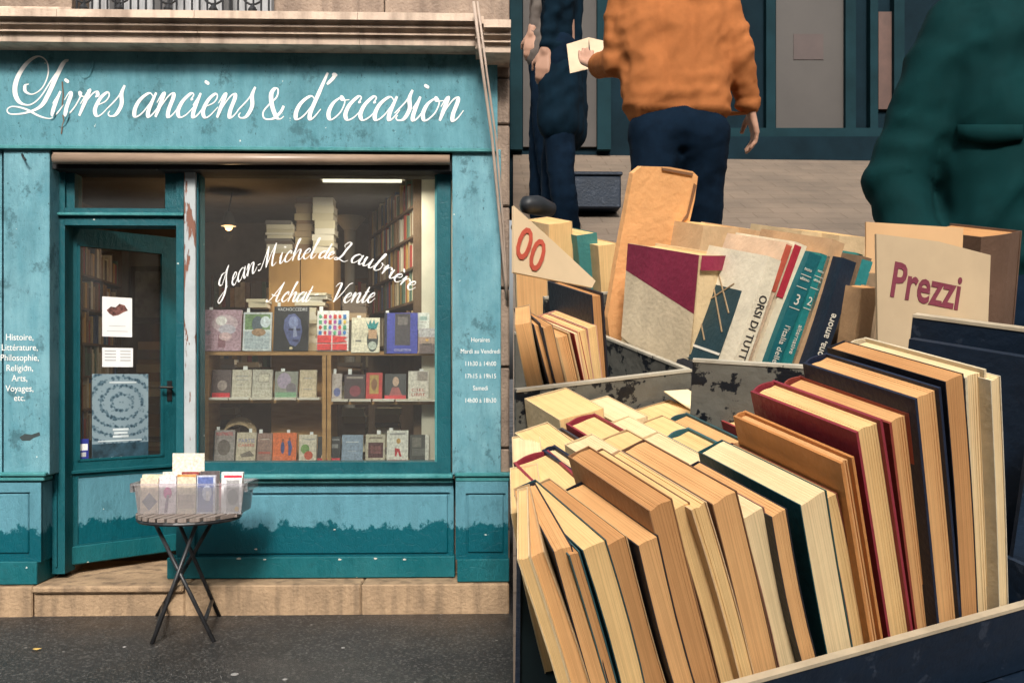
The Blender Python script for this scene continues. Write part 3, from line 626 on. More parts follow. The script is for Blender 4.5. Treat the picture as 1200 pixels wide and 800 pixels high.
# ------------------------------------------------------------------ inside the shop
RX0, RX1, RY1, RZ0, RZ1 = X_(-20, 6.7), XE-.12, 9.4, .2, Z_(190, YW)+.0
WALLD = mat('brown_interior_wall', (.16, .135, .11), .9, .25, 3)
def room(name, *a, m=WALLD): obj(name, MB().box(*a), m, kind='structure')
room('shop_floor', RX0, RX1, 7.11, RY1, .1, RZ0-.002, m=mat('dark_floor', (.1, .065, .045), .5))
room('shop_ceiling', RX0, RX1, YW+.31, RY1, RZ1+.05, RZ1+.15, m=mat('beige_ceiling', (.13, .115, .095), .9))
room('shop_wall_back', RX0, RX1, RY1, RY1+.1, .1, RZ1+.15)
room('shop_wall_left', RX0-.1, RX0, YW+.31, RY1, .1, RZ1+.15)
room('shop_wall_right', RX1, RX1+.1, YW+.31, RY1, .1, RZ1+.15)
CREAM = mat('cream_wall', (.62, .58, .48), .9, .06)
cwx = X_(494, 6.9)
room('shop_wall_side', cwx-.0, X_(513, 6.9)+.12, 6.9, 6.98, .2, RZ1+.048, m=CREAM)
# strip lights (lit in the photograph) and the pendant lamp
LAMP = emit('lit_tube', (1, .93, .78), .8)
def strip(x0, x1, y, z, label, en=22):
    e = empty('ceiling_strip_light', ((x0+x1)/2, y, z), label=label, cat='lamp')
    obj('housing', MB().box(x0, x1, y-.05, y+.05, z+.012, z+.05), mat('lamp_white', (.7, .7, .68), .5), e)
    obj('tube', MB().tube([(x0+.02, y, z), (x1-.02, y, z)], .013, 8), LAMP, e)
    l = bpy.data.lights.new('strip_light', 'AREA'); l.shape = 'RECTANGLE'; l.size = abs(x1-x0); l.size_y = .08; l.energy = en; l.color = (1, .9, .74)
    lo = bpy.data.objects.new('strip_lamp', l); col.objects.link(lo); lo.parent = e; lo.location = (0, 0, -.03)
strip(X_(375, 6.72), X_(474, 6.72), 6.72, Z_(212, 6.72, 430), 'lit strip light under the ceiling above the window books', 17)
strip(X_(118, 7.7), X_(196, 7.7), 7.7, Z_(211, 7.7, 150), 'lit strip light seen through the glass over the door')
e = empty('pendant_lamp', P(268, 262, 7.8), label='small lit lamp with grey conical shade hanging in the dark shop', cat='lamp')
c = P(268, 262, 7.8)
obj('lamp_shade', MB().lathe(c, [(.012, .10), (.03, .09), (.062, -.02), (.06, -.022), (.03, .08), (.012, .09)], 18), mat('shade_grey', (.12, .12, .11), .5), e, smooth=True)
obj('bulb', MB().lathe(c, [(.0, -.06), (.025, -.05), (.036, -.02), (.025, .01), (.0, .03)], 14), emit('warm_bulb', (1, .5, .2), 2.5), e, smooth=True)
obj('cord', MB().tube([c+Vector((0, 0, .1)), Vector((c.x+.03, c.y, RZ1+.05))], .006, 6), IRON, e)
l = bpy.data.lights.new('bulb_light', 'POINT'); l.energy = 5; l.color = (1, .6, .3); l.shadow_soft_size = .04
lo = bpy.data.objects.new('bulb_lamp', l); col.objects.link(lo); lo.parent = e; lo.location = (0, 0, -.1)
# ------------------------------------------------------------------ books
def slab(mb, x0, x1, y0, y1, z0, z1, nz=1, bend=None, yfun=None):
    vs = []
    for i in range(nz+1):
        z = z0+(z1-z0)*i/nz
        for x, y in ((x0, y0), (x1, y0), (x1, y1), (x0, y1)):
            q = Vector((x, y, z)); vs.append(bend(q) if bend else q)
    fs = [(3, 2, 1, 0), (4*nz, 4*nz+1, 4*nz+2, 4*nz+3)]
    for i in range(nz):
        for k in range(4): fs.append((4*i+k, 4*i+(k+1) % 4, 4*i+4+(k+1) % 4, 4*i+4+k))
    mb.add(vs, fs)
def book(M, w, t, h, cover, pages, face='fore', hard=True, label=None, group=None, fine=True, name='book', rnd=random, worn=.0):
    """local x = thickness, y = width (0 is the side towards the viewer), z = height"""
    root = empty(name, M=M, label=label, cat='book', group=group)
    bt = .0026 if hard else .0009; ov = .003 if hard else .0004; bt = min(bt, t*.2)
    a = rnd.uniform(-.004, .004) if not hard else rnd.uniform(-.0006, .0006); b2 = rnd.uniform(-.004, .004) if not hard else 0
    bend = (lambda q: Vector((q.x+a*math.sin(math.pi*min(1, max(0, q.z/h)))+b2*(q.z/h)**2, q.y, q.z))) if fine else None
    nz = 5 if fine else 1
    c = MB(); slab(c, 0, bt, 0, w, 0, h, nz, bend); slab(c, t-bt, t, 0, w, 0, h, nz, bend)
    ys, ye = (w-.0028, w) if face == 'fore' else (0, .0028)
    if not hard: ys, ye = (w-.001, w) if face == 'fore' else (0, .001)
    if hard and t > .012:                                     # rounded spine
        sgn = 1 if face == 'fore' else -1; y0 = w if sgn > 0 else 0; K = 6; bul = min(.006, t*.16)
        for i in range(K):
            u0, u1 = i/K, (i+1)/K; f = lambda u: y0-sgn*.0028+sgn*bul*math.sin(math.pi*u)
            xs0, xs1 = bt+(t-2*bt)*u0, bt+(t-2*bt)*u1; vs = []
            for z in (0, h):
                vs += [bend(Vector(p)) if bend else Vector(p) for p in ((xs0, f(u0), z), (xs1, f(u1), z), (xs1, f(u1)+sgn*.002, z), (xs0, f(u0)+sgn*.002, z))]
            c.add(vs, [(3, 2, 1, 0), (4, 5, 6, 7), (0, 1, 5, 4), (1, 2, 6, 5), (2, 3, 7, 6), (3, 0, 4, 7)])
    else: slab(c, bt, t-bt, ys, ye, 0, h, nz, bend)
    obj('cover', c, cover, root, M=Matrix.Identity(4))
    p = MB(); K = max(3, min(16, int(t/.0026))) if fine else 1
    fy = ov if face == 'fore' else .004; by = w-.0035 if face == 'fore' else w-ov
    tt = t-2*bt-.0002; wph = rnd.uniform(0, 6.28); wfr = rnd.uniform(2, 7)
    for i in range(K):
        x0 = bt+.0001+tt*i/K; x1 = bt+.0001+tt*(i+1)/K
        u = (i+.5)/K; cc = (.0028*math.sin(math.pi*u) if hard else 0)
        j = (.0005+.0005*math.sin(wph+wfr*u)) if fine else 0; dz = (.0005+.0005*math.sin(wph*1.7+wfr*1.3*u)) if fine else 0
        y0, y1 = (fy+cc+j, by) if face == 'fore' else (fy, by-cc-j)
        slab(p, x0, x1, y0, y1, ov+.0003, h-ov-dz, nz, bend)
    obj('page_block', p, pages, root, M=Matrix.Identity(4))
    return root
def loc_part(root, name, mbx, m): return obj(name, mbx, m, root, M=Matrix.Identity(4))
def loc_text(root, s, size, o, xd, yd, m, sx=1., bold=0., align='CENTER'):
    me = text_mesh(s, size, bold, align, .0002); x = Vector(xd); y = Vector(yd); M = Matrix((x, y, x.cross(y))).transposed().to_4x4(); M.translation = Vector(o)
    me.transform(M @ Matrix.Diagonal((sx, 1, 1, 1))); return obj('lettering', me, m, root, M=Matrix.Identity(4))

# ------------------------------------------------------------------ window display
YU = 6.80                                            # front of the display shelf
us = empty('display_shelf', (X_(378, YU), YU, .2), label='honey wood display shelf unit standing inside the shop window', cat='shelf')
def upart(name, *a): obj(name, pbox(*a), WOOD, us)
upart('board', 239, 411.5, 517, 416, YU, YU+.3); upart('upright', 239.5, 416.2, 244.5, 545, YU+.003, YU+.3); upart('upright', 377.5, 416.2, 382, 545, YU+.003, YU+.3); upart('upright', 383.2, 416.2, 387.8, 545, YU+.003, YU+.3); upart('upright', 512.5, 416.2, 517, 545, YU+.003, YU+.3)
upart('board', 244.7, 468.5, 377.3, 472, YU+.01, YU+.3); upart('board', 388, 470.5, 512.3, 474, YU+.01, YU+.3)
upart('board', 239.5, 541, 516.8, 548, YU+.001, YU+.3)
obj('back_panel', pbox(318, 417, 377.3, 541, YU+.28, YU+.292), WOOD, us); obj('back_panel', pbox(489, 417, 512.3, 541, YU+.28, YU+.292), WOOD, us)
TAGM = mat('price_slip', (.8, .8, .8), .8, .03)
CA = {}
def C(c):
    n = 'print_%02d_%02d_%02d' % tuple(int(99*q) for q in c)
    return MATS.get(n) or mat(n, c, .38, .42, 55, detail=9, fac=(.3, .7), spec=.35)
def facing(x0, y0, x1, y1, Y, cover, label, motifs=(), tagx=None, thick=.02, lean=8, group='books facing out in the shop window'):
    """a book shown cover-out, leaning back; pixel rectangle of its cover on the plane y = Y"""
    bl = P(x0, y1, Y); br = P(x1, y1, Y); tl = P(x0, y0, Y)
    w_, h_ = (br-bl).length, (tl-bl).length
    a = R_(lean); M = Matrix.Translation(bl) @ Matrix.Rotation(-a, 4, 'X')
    root = empty('book', M=M, label=label, cat='book', group=group)
    c_ = MB(); c_.box(0, w_, 0, .0018, 0, h_); c_.box(0, w_, thick-.0018, thick, 0, h_); c_.box(0, .0018, .0018, thick-.0018, 0, h_)
    loc_part(root, 'cover', c_, cover)
    loc_part(root, 'page_block', MB().box(.002, w_-.002, .0019, thick-.0019, .002, h_-.002), PAGES[4])
    for k, mo in enumerate(motifs):
        kind, fx0, fy0, fx1, fy1, cc = mo[:6]; q = MB(); yy = -.0004-.0003*k
        X0, X1, Z1, Z0 = fx0*w_, fx1*w_, (1-fy0)*h_, (1-fy1)*h_
        if kind == 'r': q.box(X0, X1, yy, -.0001+yy*.0, Z0, Z1)
        elif kind == 'e':
            n = 20; q.add([((X0+X1)/2+(X1-X0)/2*math.cos(2*math.pi*i/n), yy, (Z0+Z1)/2+(Z1-Z0)/2*math.sin(2*math.pi*i/n)) for i in range(n)], [list(range(n))])
        elif kind == 'p':
            q.add([(w_*px, yy, h_*(1-py)) for px, py in mo[6]], [list(range(len(mo[6])))])
        if kind == 't':
            me = text_mesh(mo[6], (Z1-Z0)*1.25, 0, 'LEFT', .0001); wx = max(v.co.x for v in me.vertices)
            x_ = Vector((1, 0, 0)); y_ = Vector((0, 0, 1)); MM = Matrix((x_, y_, x_.cross(y_))).transposed().to_4x4(); MM.translation = Vector((X0, yy, Z0))
            me.transform(MM @ Matrix.Diagonal(((X1-X0)/wx, 1, 1, 1))); obj('printed_title', me, C(cc), root, M=Matrix.Identity(4))
        else: loc_part(root, 'printed_motif', q, C(cc))
    if tagx is not None:
        a_ = random.uniform(.02, .032); loc_part(root, 'price_slip', MB().box(w_*tagx, w_*tagx+a_, .004, .005, h_-.02, h_+random.uniform(.015, .045), Matrix.Rotation(R_(random.uniform(-1.5, 1.5)), 4, 'Y')), TAGM)
    return root
Y1 = 6.79
WH = (.78, .77, .74); CR = (.68, .63, .5); BK = (.015, .015, .018); RD = (.55, .03, .04); GR = (.35, .34, .33)
facing(238.5, 362, 282, 411, Y1, C((.42, .27, .33)), 'pink and mauve book with a white blossom on its cover, top row of window', [('e', .2, .12, .9, .55, (.55, .42, .47)), ('e', .3, .15, .6, .38, (.75, .68, .68)), ('e', .38, .36, .85, .6, (.48, .44, .52)), ('r', .38, .6, .58, .92, (.25, .12, .15)), ('e', .4, .55, .75, .75, (.6, .42, .44)), ('e', .04, .5, .18, .62, (.28, .25, .3))], .1)
facing(284, 365, 317.5, 411, Y1, C((.55, .58, .6)), 'grey photo book with green trees and water, top row of window', [('r', .06, .05, .94, .45, (.16, .26, .12)), ('e', .3, .1, .7, .5, (.09, .12, .15)), ('r', .06, .5, .94, .95, (.36, .42, .46)), ('e', .3, .42, .8, .62, (.32, .2, .12)), ('e', .6, .1, .95, .4, (.55, .62, .68))], .12)
facing(320, 358, 361, 411, Y1, C(BK), 'black book with a large blue mask face on the cover', [('p', 0, 0, 0, 0, (.09, .11, .26), [(.30, .3), (.42, .18), (.6, .16), (.76, .3), (.82, .55), (.76, .78), (.64, .9), (.48, .86), (.36, .68), (.28, .5)]), ('e', .42, .22, .7, .5, (.2, .24, .44)), ('r', .42, .5, .56, .54, (.02, .02, .06)), ('r', .62, .5, .76, .54, (.02, .02, .06)), ('p', 0, 0, 0, 0, (.28, .32, .5), [(.57, .45), (.63, .45), (.68, .68), (.56, .69)]), ('e', .55, .74, .74, .8, (.03, .03, .1)), ('e', .46, .91, .56, .97, (.6, .5, .3)), ('t', .1, .02, .95, .1, (.62, .62, .64), 'VACHOCCEDRE')], .12)
mt = []
for i in range(6):
    for j in range(4):
        mt.append(('r' if (i+j) % 2 else 'e', .05+i*.155, .1+j*.135, .15+i*.155, .2+j*.135, random.choice([(.55, .06, .05), (.06, .2, .5), (.65, .45, .1), (.1, .35, .2), (.4, .1, .35)])))
facing(371, 363, 408, 411, Y1, C(WH), 'white book with rows of tiny coloured drawings and red blocks below', mt+[('r', .02, .62, .46, .8, (.62, .05, .05)), ('p', 0, 0, 0, 0, (.62, .05, .05), [(.5, .62), (.98, .66), (.86, .72), (.98, .78), (.5, .8)]), ('r', .02, .83, .46, .98, (.62, .05, .05)), ('r', .5, .83, .96, .98, (.62, .05, .05))], .05)
facing(411.5, 371.5, 444.5, 413, Y1, C(CR), 'cream book with a teal and black pineapple drawing on the cover', [('e', .55, .3, .95, .98, (.05, .06, .06)), ('r', .6, .35, .9, .6, (.55, .35, .22)), ('e', .6, .68, .9, .92, (.4, .45, .4)), ('p', 0, 0, 0, 0, (.03, .25, .26), [(.5, .1), (.6, .2), (.66, .05), (.72, .18), (.8, .04), (.84, .18), (.97, .1), (.88, .32), (.6, .32)]), ('r', .15, .64, .35, .68, (.2, .2, .2))], .18)
bb = facing(450, 365.5, 489, 414, Y1, C((.05, .06, .36)), 'bright blue book with dark photo panel and dark spine, top row', [('r', 0, 0, .08, 1, (.02, .02, .04)), ('r', .32, .02, .78, .8, (.06, .05, .06)), ('r', .4, .1, .7, .3, (.16, .14, .14)), ('t', .3, .88, .8, .94, (.5, .5, .6), 'COLLECTION')], .02, .03)
facing(490, 384, 510.5, 414, Y1-.02, C((.38, .27, .22)), 'small beige book with a boat at sunset beside the blue book', [('r', 0, .0, 1, .35, (.45, .43, .45)), ('r', .06, .62, .94, 1, (.14, .1, .1)), ('p', 0, 0, 0, 0, (.08, .06, .06), [(.2, .6), (.8, .6), (.7, .68), (.3, .68)]), ('e', .4, .42, .6, .52, (.7, .4, .12))], None)
facing(489.5, 366, 503, 386, Y1+.05, C((.62, .64, .62)), 'small pale green and grey book half hidden behind the sunset book', [('r', .2, .2, .8, .45, (.3, .42, .4)), ('r', .2, .55, .8, .6, GR)], None)
Y2 = 6.83
mid = [(247, 432.5, 270, 468, (.10, .07, .07), 'dark book with a red band, first on the middle shelf', [('r', .05, .78, .95, .95, RD), ('e', .3, .35, .8, .7, (.3, .24, .22))]),
 (271, 432.5, 294, 468, (.5, .45, .37), 'cream paperback next to the dark red-banded book, middle shelf', [('r', .2, .2, .8, .24, GR), ('r', .2, .32, .8, .35, GR), ('r', .2, .5, .6, .52, GR)]),
 (295, 432.5, 318.5, 468, (.46, .43, .37), 'cream paperback with a framed title, third on the middle shelf', [('r', .3, .12, .85, .42, (.3, .27, .24)), ('r', .34, .15, .81, .39, (.55, .51, .42))]),
 (321, 434, 348, 469, (.2, .2, .17), 'green and violet illustrated book in the middle of the left shelf', [('e', .1, .05, .7, .6, (.3, .24, .34)), ('e', .5, .4, .95, .8, (.12, .1, .12)), ('r', .05, .72, .95, .96, (.14, .28, .16))]),
 (350.5, 433, 370.5, 470, (.52, .43, .31), 'slim cream book at the end of the left middle shelf', [('r', .25, .25, .75, .28, GR), ('r', .25, .6, .75, .63, GR)]),
 (386.5, 437, 400, 471, (.42, .36, .34), 'narrow pinkish book beside the middle upright', [('e', .3, .5, .9, .8, (.1, .12, .3))]),
 (403, 438, 427.5, 471, (.055, .035, .04), 'dark brown book with a wine round emblem, right middle shelf', [('e', .25, .4, .8, .8, (.2, .04, .06)), ('r', .1, .08, .9, .16, (.3, .25, .22))]),
 (428.5, 436, 447.5, 471, (.45, .035, .03), 'red book with a gilt panel on the right middle shelf', [('r', .22, .08, .78, .72, (.4, .26, .07)), ('e', .32, .2, .68, .6, (.2, .08, .03))]),
 (450.5, 437, 475.5, 473, BK, 'black book with a pale portrait and red band, right middle shelf', [('e', .36, .1, .66, .42, (.5, .33, .24)), ('p', 0, 0, 0, 0, (.3, .06, .06), [(.2, .75), (.35, .45), (.65, .45), (.85, .75)]), ('r', 0, .72, 1, .98, RD)]),
 (478, 434, 502, 473, (.6, .56, .5), 'cream book with red title at the end of the right middle shelf', [('r', .45, .02, .95, .3, (.3, .25, .22)), ('t', .15, .52, .85, .62, (.35, .04, .05), 'CIEL'), ('t', .15, .66, .85, .76, (.35, .04, .05), 'LIBRE')])]
for x0, y0, x1, y1, c_, lb, mo in mid:
    facing(x0, y0, x1, y1, Y2, C(c_), lb, mo, random.choice([None, None, .2, .55]), thick=random.uniform(.012, .035), lean=random.uniform(7, 14))
Y3 = 6.82
low = [(249, 503.5, 274, 541, (.30, .26, .25), 'grey book with red title and dark spine, left of the bottom row', [('t', .12, .05, .9, .18, RD, 'MONTMARTRE'), ('e', .2, .3, .8, .8, (.14, .11, .1)), ('r', 0, 0, .06, 1, BK)]),
 (276, 506, 299, 541, (.5, .42, .32), 'cream book with blue and red block title, bottom row', [('t', .08, .2, .92, .34, (.1, .12, .3), 'PARTIE'), ('t', .08, .38, .92, .48, RD, 'CARREE'), ('p', 0, 0, 0, 0, (.15, .12, .1), [(.2, .75), (.7, .62), (.95, .8), (.3, .85)])]),
 (300.5, 507, 318, 541, (.27, .16, .13), 'slim brown book left of the orange book, bottom row', [('r', .1, .65, .9, .72, (.4, .08, .06)), ('r', .2, .2, .8, .23, (.5, .42, .36))]),
 (319, 507, 347, 541, (.72, .17, .06), 'bright orange book with two blue figures, bottom row', [('e', .34, .3, .5, .72, (.06, .09, .25)), ('p', 0, 0, 0, 0, (.06, .09, .25), [(.62, .28), (.74, .25), (.82, .5), (.76, .78), (.66, .78), (.66, .5)]), ('e', .38, .2, .47, .3, (.25, .1, .06)), ('e', .66, .17, .75, .27, (.25, .1, .06))]),
 (350, 509, 370.5, 541, (.62, .55, .45), 'cream book with green and red painting, bottom row', [('e', .1, .35, .6, .7, (.18, .3, .1)), ('e', .3, .6, .8, .92, (.5, .1, .06)), ('r', .3, .15, .9, .2, GR)]),
 (371.5, 511, 398.5, 541.5, BK, 'black book with a pale bust and red foot band, bottom row', [('e', .25, .3, .5, .62, (.62, .42, .26)), ('p', 0, 0, 0, 0, (.6, .42, .26), [(.15, .85), (.25, .58), (.5, .58), (.65, .85)]), ('r', 0, .84, 1, 1, RD), ('t', .45, .08, .95, .16, (.6, .6, .6), 'LE MONDE'), ('r', .5, .3, .9, .45, (.2, .2, .2))]),
 (400, 509, 424.5, 541, (.2, .27, .37), 'plain slate blue book in the bottom row', [('r', .2, .25, .8, .28, (.5, .55, .6)), ('r', .3, .6, .7, .62, (.4, .45, .5))]),
 (428, 508.5, 451, 541, (.48, .43, .33), 'beige book with a wine-brown picture panel, bottom row', [('r', .14, .3, .9, .85, (.09, .03, .035)), ('r', .2, .1, .85, .16, (.25, .2, .16)), ('r', .25, .42, .8, .7, (.17, .06, .06))]),
 (453, 504, 478, 541.5, (.7, .68, .62), 'white book with a red dancing figure, bottom row', [('e', .45, .25, .65, .42, (.55, .32, .1)), ('p', 0, 0, 0, 0, (.5, .04, .05), [(.38, .55), (.6, .58), (.7, .82), (.6, .82), (.52, .66), (.45, .82), (.38, .8)]), ('r', .05, .92, .95, .97, RD), ('r', .15, .08, .85, .14, GR)]),
 (480, 509, 502.5, 541.5, (.05, .05, .045), 'black book with grey photo panels, right end of the bottom row', [('r', .12, .1, .6, .45, (.14, .13, .11)), ('r', .12, .5, .85, .75, (.1, .1, .09)), ('r', .8, 0, 1, 1, (.6, .58, .52))])]
for x0, y0, x1, y1, c_, lb, mo in low:
    facing(x0, y0, x1, y1, Y3, C(c_), lb, mo, random.choice([None, .1, .3, .6]), thick=random.uniform(.012, .035), lean=random.uniform(6, 13))
# books lying flat along the shelf edges
for k, (x0, x1, y) in enumerate([(245.5, 268, 468), (269, 292, 468.2), (294, 319, 468.4), (322, 347, 468.5), (349, 375, 468.2), (389, 408, 470.2), (410, 435, 470.4), (437, 462, 470.3), (464, 490, 470.1), (491, 511, 470.2)]):
    a = P(x0, y, Y2-.07); wd = X_(x1, Y2-.07)-a.x
    M = Matrix.Translation((a.x, Y2-.09, Z_(468.5 if x0 < 380 else 470.5, YU+.01)+.001)) @ Matrix.Rotation(R_(random.uniform(-2, 2)), 4, 'Z') 
    r = empty('book', M=M, label='pale pamphlet lying flat along the edge of the %s middle shelf' % ('left' if x0 < 380 else 'right'), cat='book', group='pamphlets lying along the middle shelf edge %s' % ('left' if x0 < 380 else 'right'))
    loc_part(r, 'page_block', MB().box(0, wd, 0, .10, .002, .016), PAGES[4]); loc_part(r, 'cover', MB().box(-.001, wd+.001, -.001, .102, .0162, .018), C(random.choice([WH, (.7, .66, .56), (.62, .55, .42)])))

# shared simple books for piles and shelves: cover slot and page slot
def simple_book_mesh(c_):
    m = MB(); m.box(0, 1, 0, 1, 0, .06); m.box(0, 1, 0, 1, .94, 1); m.box(0, 1, 0, .05, .0605, .9395); m.cur = 1; m.box(.03, .97, .0505, .96, .0605, .9395)
    me = m.mesh('book'); fixn(me); me.materials.append(c_); me.materials.append(PAGES[4]); return me
pal = [(.5, .44, .32), (.58, .52, .4), (.34, .25, .16), (.25, .16, .1), (.42, .33, .2), (.12, .09, .07), (.3, .05, .04), (.06, .1, .2), (.1, .16, .12), (.62, .57, .48), (.48, .3, .1), (.16, .14, .13)]
SB = [simple_book_mesh(cov(c_, .6)) for c_ in pal]
def sbook(ci, M, label, group):
    o = bpy.data.objects.new('book', SB[ci]); col.objects.link(o); o.matrix_world = M; return tag(o, label, 'book', group)
def pile(x0, x1, ytop, ybot, Y, n, label, group, cis, depth=.2, jit=.012):
    zb_, zt_ = Z_(ybot, Y, (x0+x1)/2), Z_(ytop, Y, (x0+x1)/2); hs_ = [random.uniform(.6, 1.4) for _ in range(n)]; s_ = (zt_-zb_)/sum(hs_); z = zb_
    for k in range(n):
        hh = hs_[k]*s_; wd = X_(x1, Y)-X_(x0, Y)
        M = Matrix.Translation((X_(x0, Y)+random.uniform(-jit, jit), Y+random.uniform(0, .01), z)) @ Matrix.Rotation(R_(random.uniform(-3, 3)), 4, 'Z') @ Matrix.Diagonal((wd*random.uniform(.9, 1.02), depth, hh*.985, 1))
        sbook(random.choice(cis), M, label, group); z += hh
e = empty('cardboard_box', P(352, 356, 7.25), label='tall brown cardboard carton behind the window books', cat='box')
CB = mat('brown_cardboard', (.36, .20, .07), .75, .12, 4)
obj('box_wall', pbox(315, 297, 351.2, 416, 7.25, 7.6), CB, e); obj('box_wall', pbox(352.5, 297, 391, 416, 7.25, 7.6), CB, e)
pile(311, 343, 258, 296.5, 7.3, 10, 'old book in the left pile on top of the cardboard carton', 'books piled left on the carton', [0, 1, 2, 5, 9, 11])
pile(346, 367, 231, 296.5, 7.36, 11, 'dark old book in the middle pile on the carton', 'books piled in the middle of the carton', [2, 3, 4, 2])
pile(367, 392, 231, 296.5, 7.28, 8, 'cream book in the pale right-hand pile on the carton', 'books piled right on the carton', [1, 9, 9, 0])
pile(289, 312, 350, 360, 7.05, 2, 'brown book lying behind the grey photo book', 'books lying behind the photo book', [4, 0]); pile(345, 383, 343, 358, 7.02, 4, 'large pale book lying flat above the mask book', 'pale books lying above the mask book', [9, 1, 7])
pile(358, 372, 360, 411, 7.0, 9, 'pale book in the narrow pile behind the mask book', 'books piled behind the mask book', [9, 1, 0]); pile(402, 432, 347, 375, 7.08, 4, 'dark book lying behind the pineapple book', 'books lying behind the pineapple book', [5, 11, 2])
pile(229, 243, 394, 540, 7.0, 20, 'old tan book in the tall pile beside the white post', 'books piled beside the post', [0, 4, 10, 2, 1], .16)
for (a, c_, y0, y1, lb) in ((247, 275, 420, 466, 'left'), (277, 305, 424, 466, 'second'), (390, 425, 424, 468, 'third'), (250, 276, 478, 538, 'low left'), (402, 428, 478, 540, 'low middle'), (440, 470, 478, 540, 'low right')):
    pile(a, c_, y0, y1, 7.14, 8, 'old book in the %s pile at the back of the display shelf' % lb, 'books piled at the back, '+lb, [0, 2, 3, 4, 5, 1, 11], .16)
bk = MB(); cc = P(282, 492, 7.02)
for i in range(9): bk.tube([cc+Vector((.115*math.cos(t), .0+.003*math.sin(9*t+i*2), .11*math.sin(t)-.09+i*.0)) * 1 + Vector((0, -.008*i, -.006*i)) for t in [k*math.pi/12 for k in range(13)]], .005, 5)
obj('basket', bk, mat('wicker', (.4, .29, .17), .8, .2, 40), label='round wicker basket on its side behind the bottom row', cat='basket')
# bookcases: along the slanting right side and along the left wall behind the door
SHELVED = MB()
def bookcase(A, Bp, zlist, depth, label, blabel, group, rows_w=(.018, .045), near=0.):
    A = Vector(A); Bp = Vector(Bp); e_ = (Bp-A); ln = e_.length; e_.normalize(); nrm = Vector((-e_.y, e_.x, 0))
    if nrm.dot(CAM-A) > 0: nrm = -nrm                                  # nrm points away from the room
    M = Matrix((e_, nrm, UP)).transposed().to_4x4()
    M.translation = Vector((A.x, A.y, 0)); r = empty('bookcase', M=M, label=label, cat='bookcase')
    DW = mat('dark_shelf_wood', (.12, .075, .045), .6, .2, 6)
    for z in zlist: loc_part(r, 'shelf_board', MB().box(0, ln, -.002, depth, z-.018, z), DW)
    loc_part(r, 'upright', MB().box(-.02, 0, -.002, depth, RZ0, zlist[-1]+.3), DW); loc_part(r, 'upright', MB().box(ln, ln+.02, -.002, depth, RZ0, zlist[-1]+.3), DW)
    loc_part(r, 'back_panel', MB().box(0, ln, depth+.001, depth+.015, RZ0, zlist[-1]+.3), DW)
    for z in zlist:
        x = .004
        while x < ln-.05:
            t_ = random.uniform(*rows_w); hh = random.uniform(.17, .255); dp = min(depth-.02, random.uniform(.12, .17))
            if random.random() > .04:
                L_ = M @ Matrix.Translation((x, .012+random.uniform(0, .02), z+.001)) @ Matrix(((0, 0, t_*.96, 0), (0, dp, 0, 0), (hh, 0, 0, 0), (0, 0, 0, 1)))
                ci = random.randrange(len(SB))
                if x < near: sbook(ci, L_, blabel, group)
                else: SHELVED.cur = ci; SHELVED.box(0, 1, 0, 1, 0, 1, L_)
            x += t_
bookcase((X_(492, 6.98)-.05, 7.0, 0), (X_(432, 8.7), 8.7, 0), [Z_(y, 7.0, 490) for y in (400, 352, 312, 275, 240)], .2, 'dark tall bookcase packed with books on the right inside the window', 'old book standing on the tall right-hand bookcase in the shop', 'books on the right bookcase', (.02, .05), .62)
bookcase((X_(88, 7.25), 7.25, 0), (X_(142, 8.45), 8.45, 0), [Z_(y, 7.25, 90) for y in (520, 480, 440, 400, 358, 317)], .2, 'dark bookcase along the wall seen through the open door', 'old tan book on the shelves seen through the door glass', 'books on the left bookcase', (.028, .055), .3)
bookcase((X_(250, 9.1), 9.1, 0), (X_(480, 9.1), 9.1, 0), [Z_(y, 9.1, 400) for y in (430, 395, 360)], .2, 'dim bookcase at the back of the shop', 'dim old book on the bookcase at the back of the shop', 'books on the back bookcase', (.03, .06))
so = obj('shelved_books', SHELVED, [cov(c_, .6) for c_ in pal], label='rows of dim old books packed on the shelves deep in the shop', cat='books', kind='stuff')
e = empty('framed_picture', P(172, 345, 9.3), label='dark framed picture on the back wall seen through the door', cat='picture')
obj('frame', pbox(153, 312, 196, 378, 9.34, 9.39), mat('picture_frame', (.05, .04, .035), .5), e); obj('canvas', pbox(158, 318, 191, 372, 9.33, 9.345), mat('dim_picture', (.14, .13, .12), .6, .5, 8), e)
pile(160, 190, 400, 560, 8.6, 20, 'old book in the dim pile seen through the door beside the poster', 'books piled inside the door', [0, 2, 3, 4, 11], .2)
e = empty('floor_lamp', P(410, 420, 8.3), label='pale reeded column lamp standing dim behind the window', cat='lamp')
obj('shade', MB().lathe(P(410, 262, 8.3), [(.13, .06), (.14, .05), (.07, -.04), (.05, -.06)], 18), mat('dim_shade', (.4, .38, .34), .7), e, smooth=True)
obj('stand', MB().lathe(P(410, 262, 8.3), [(.05, -.06), (.045, -.3), (.05, -1.9)], 14), mat('dim_stand', (.3, .28, .25), .7), e, smooth=True)
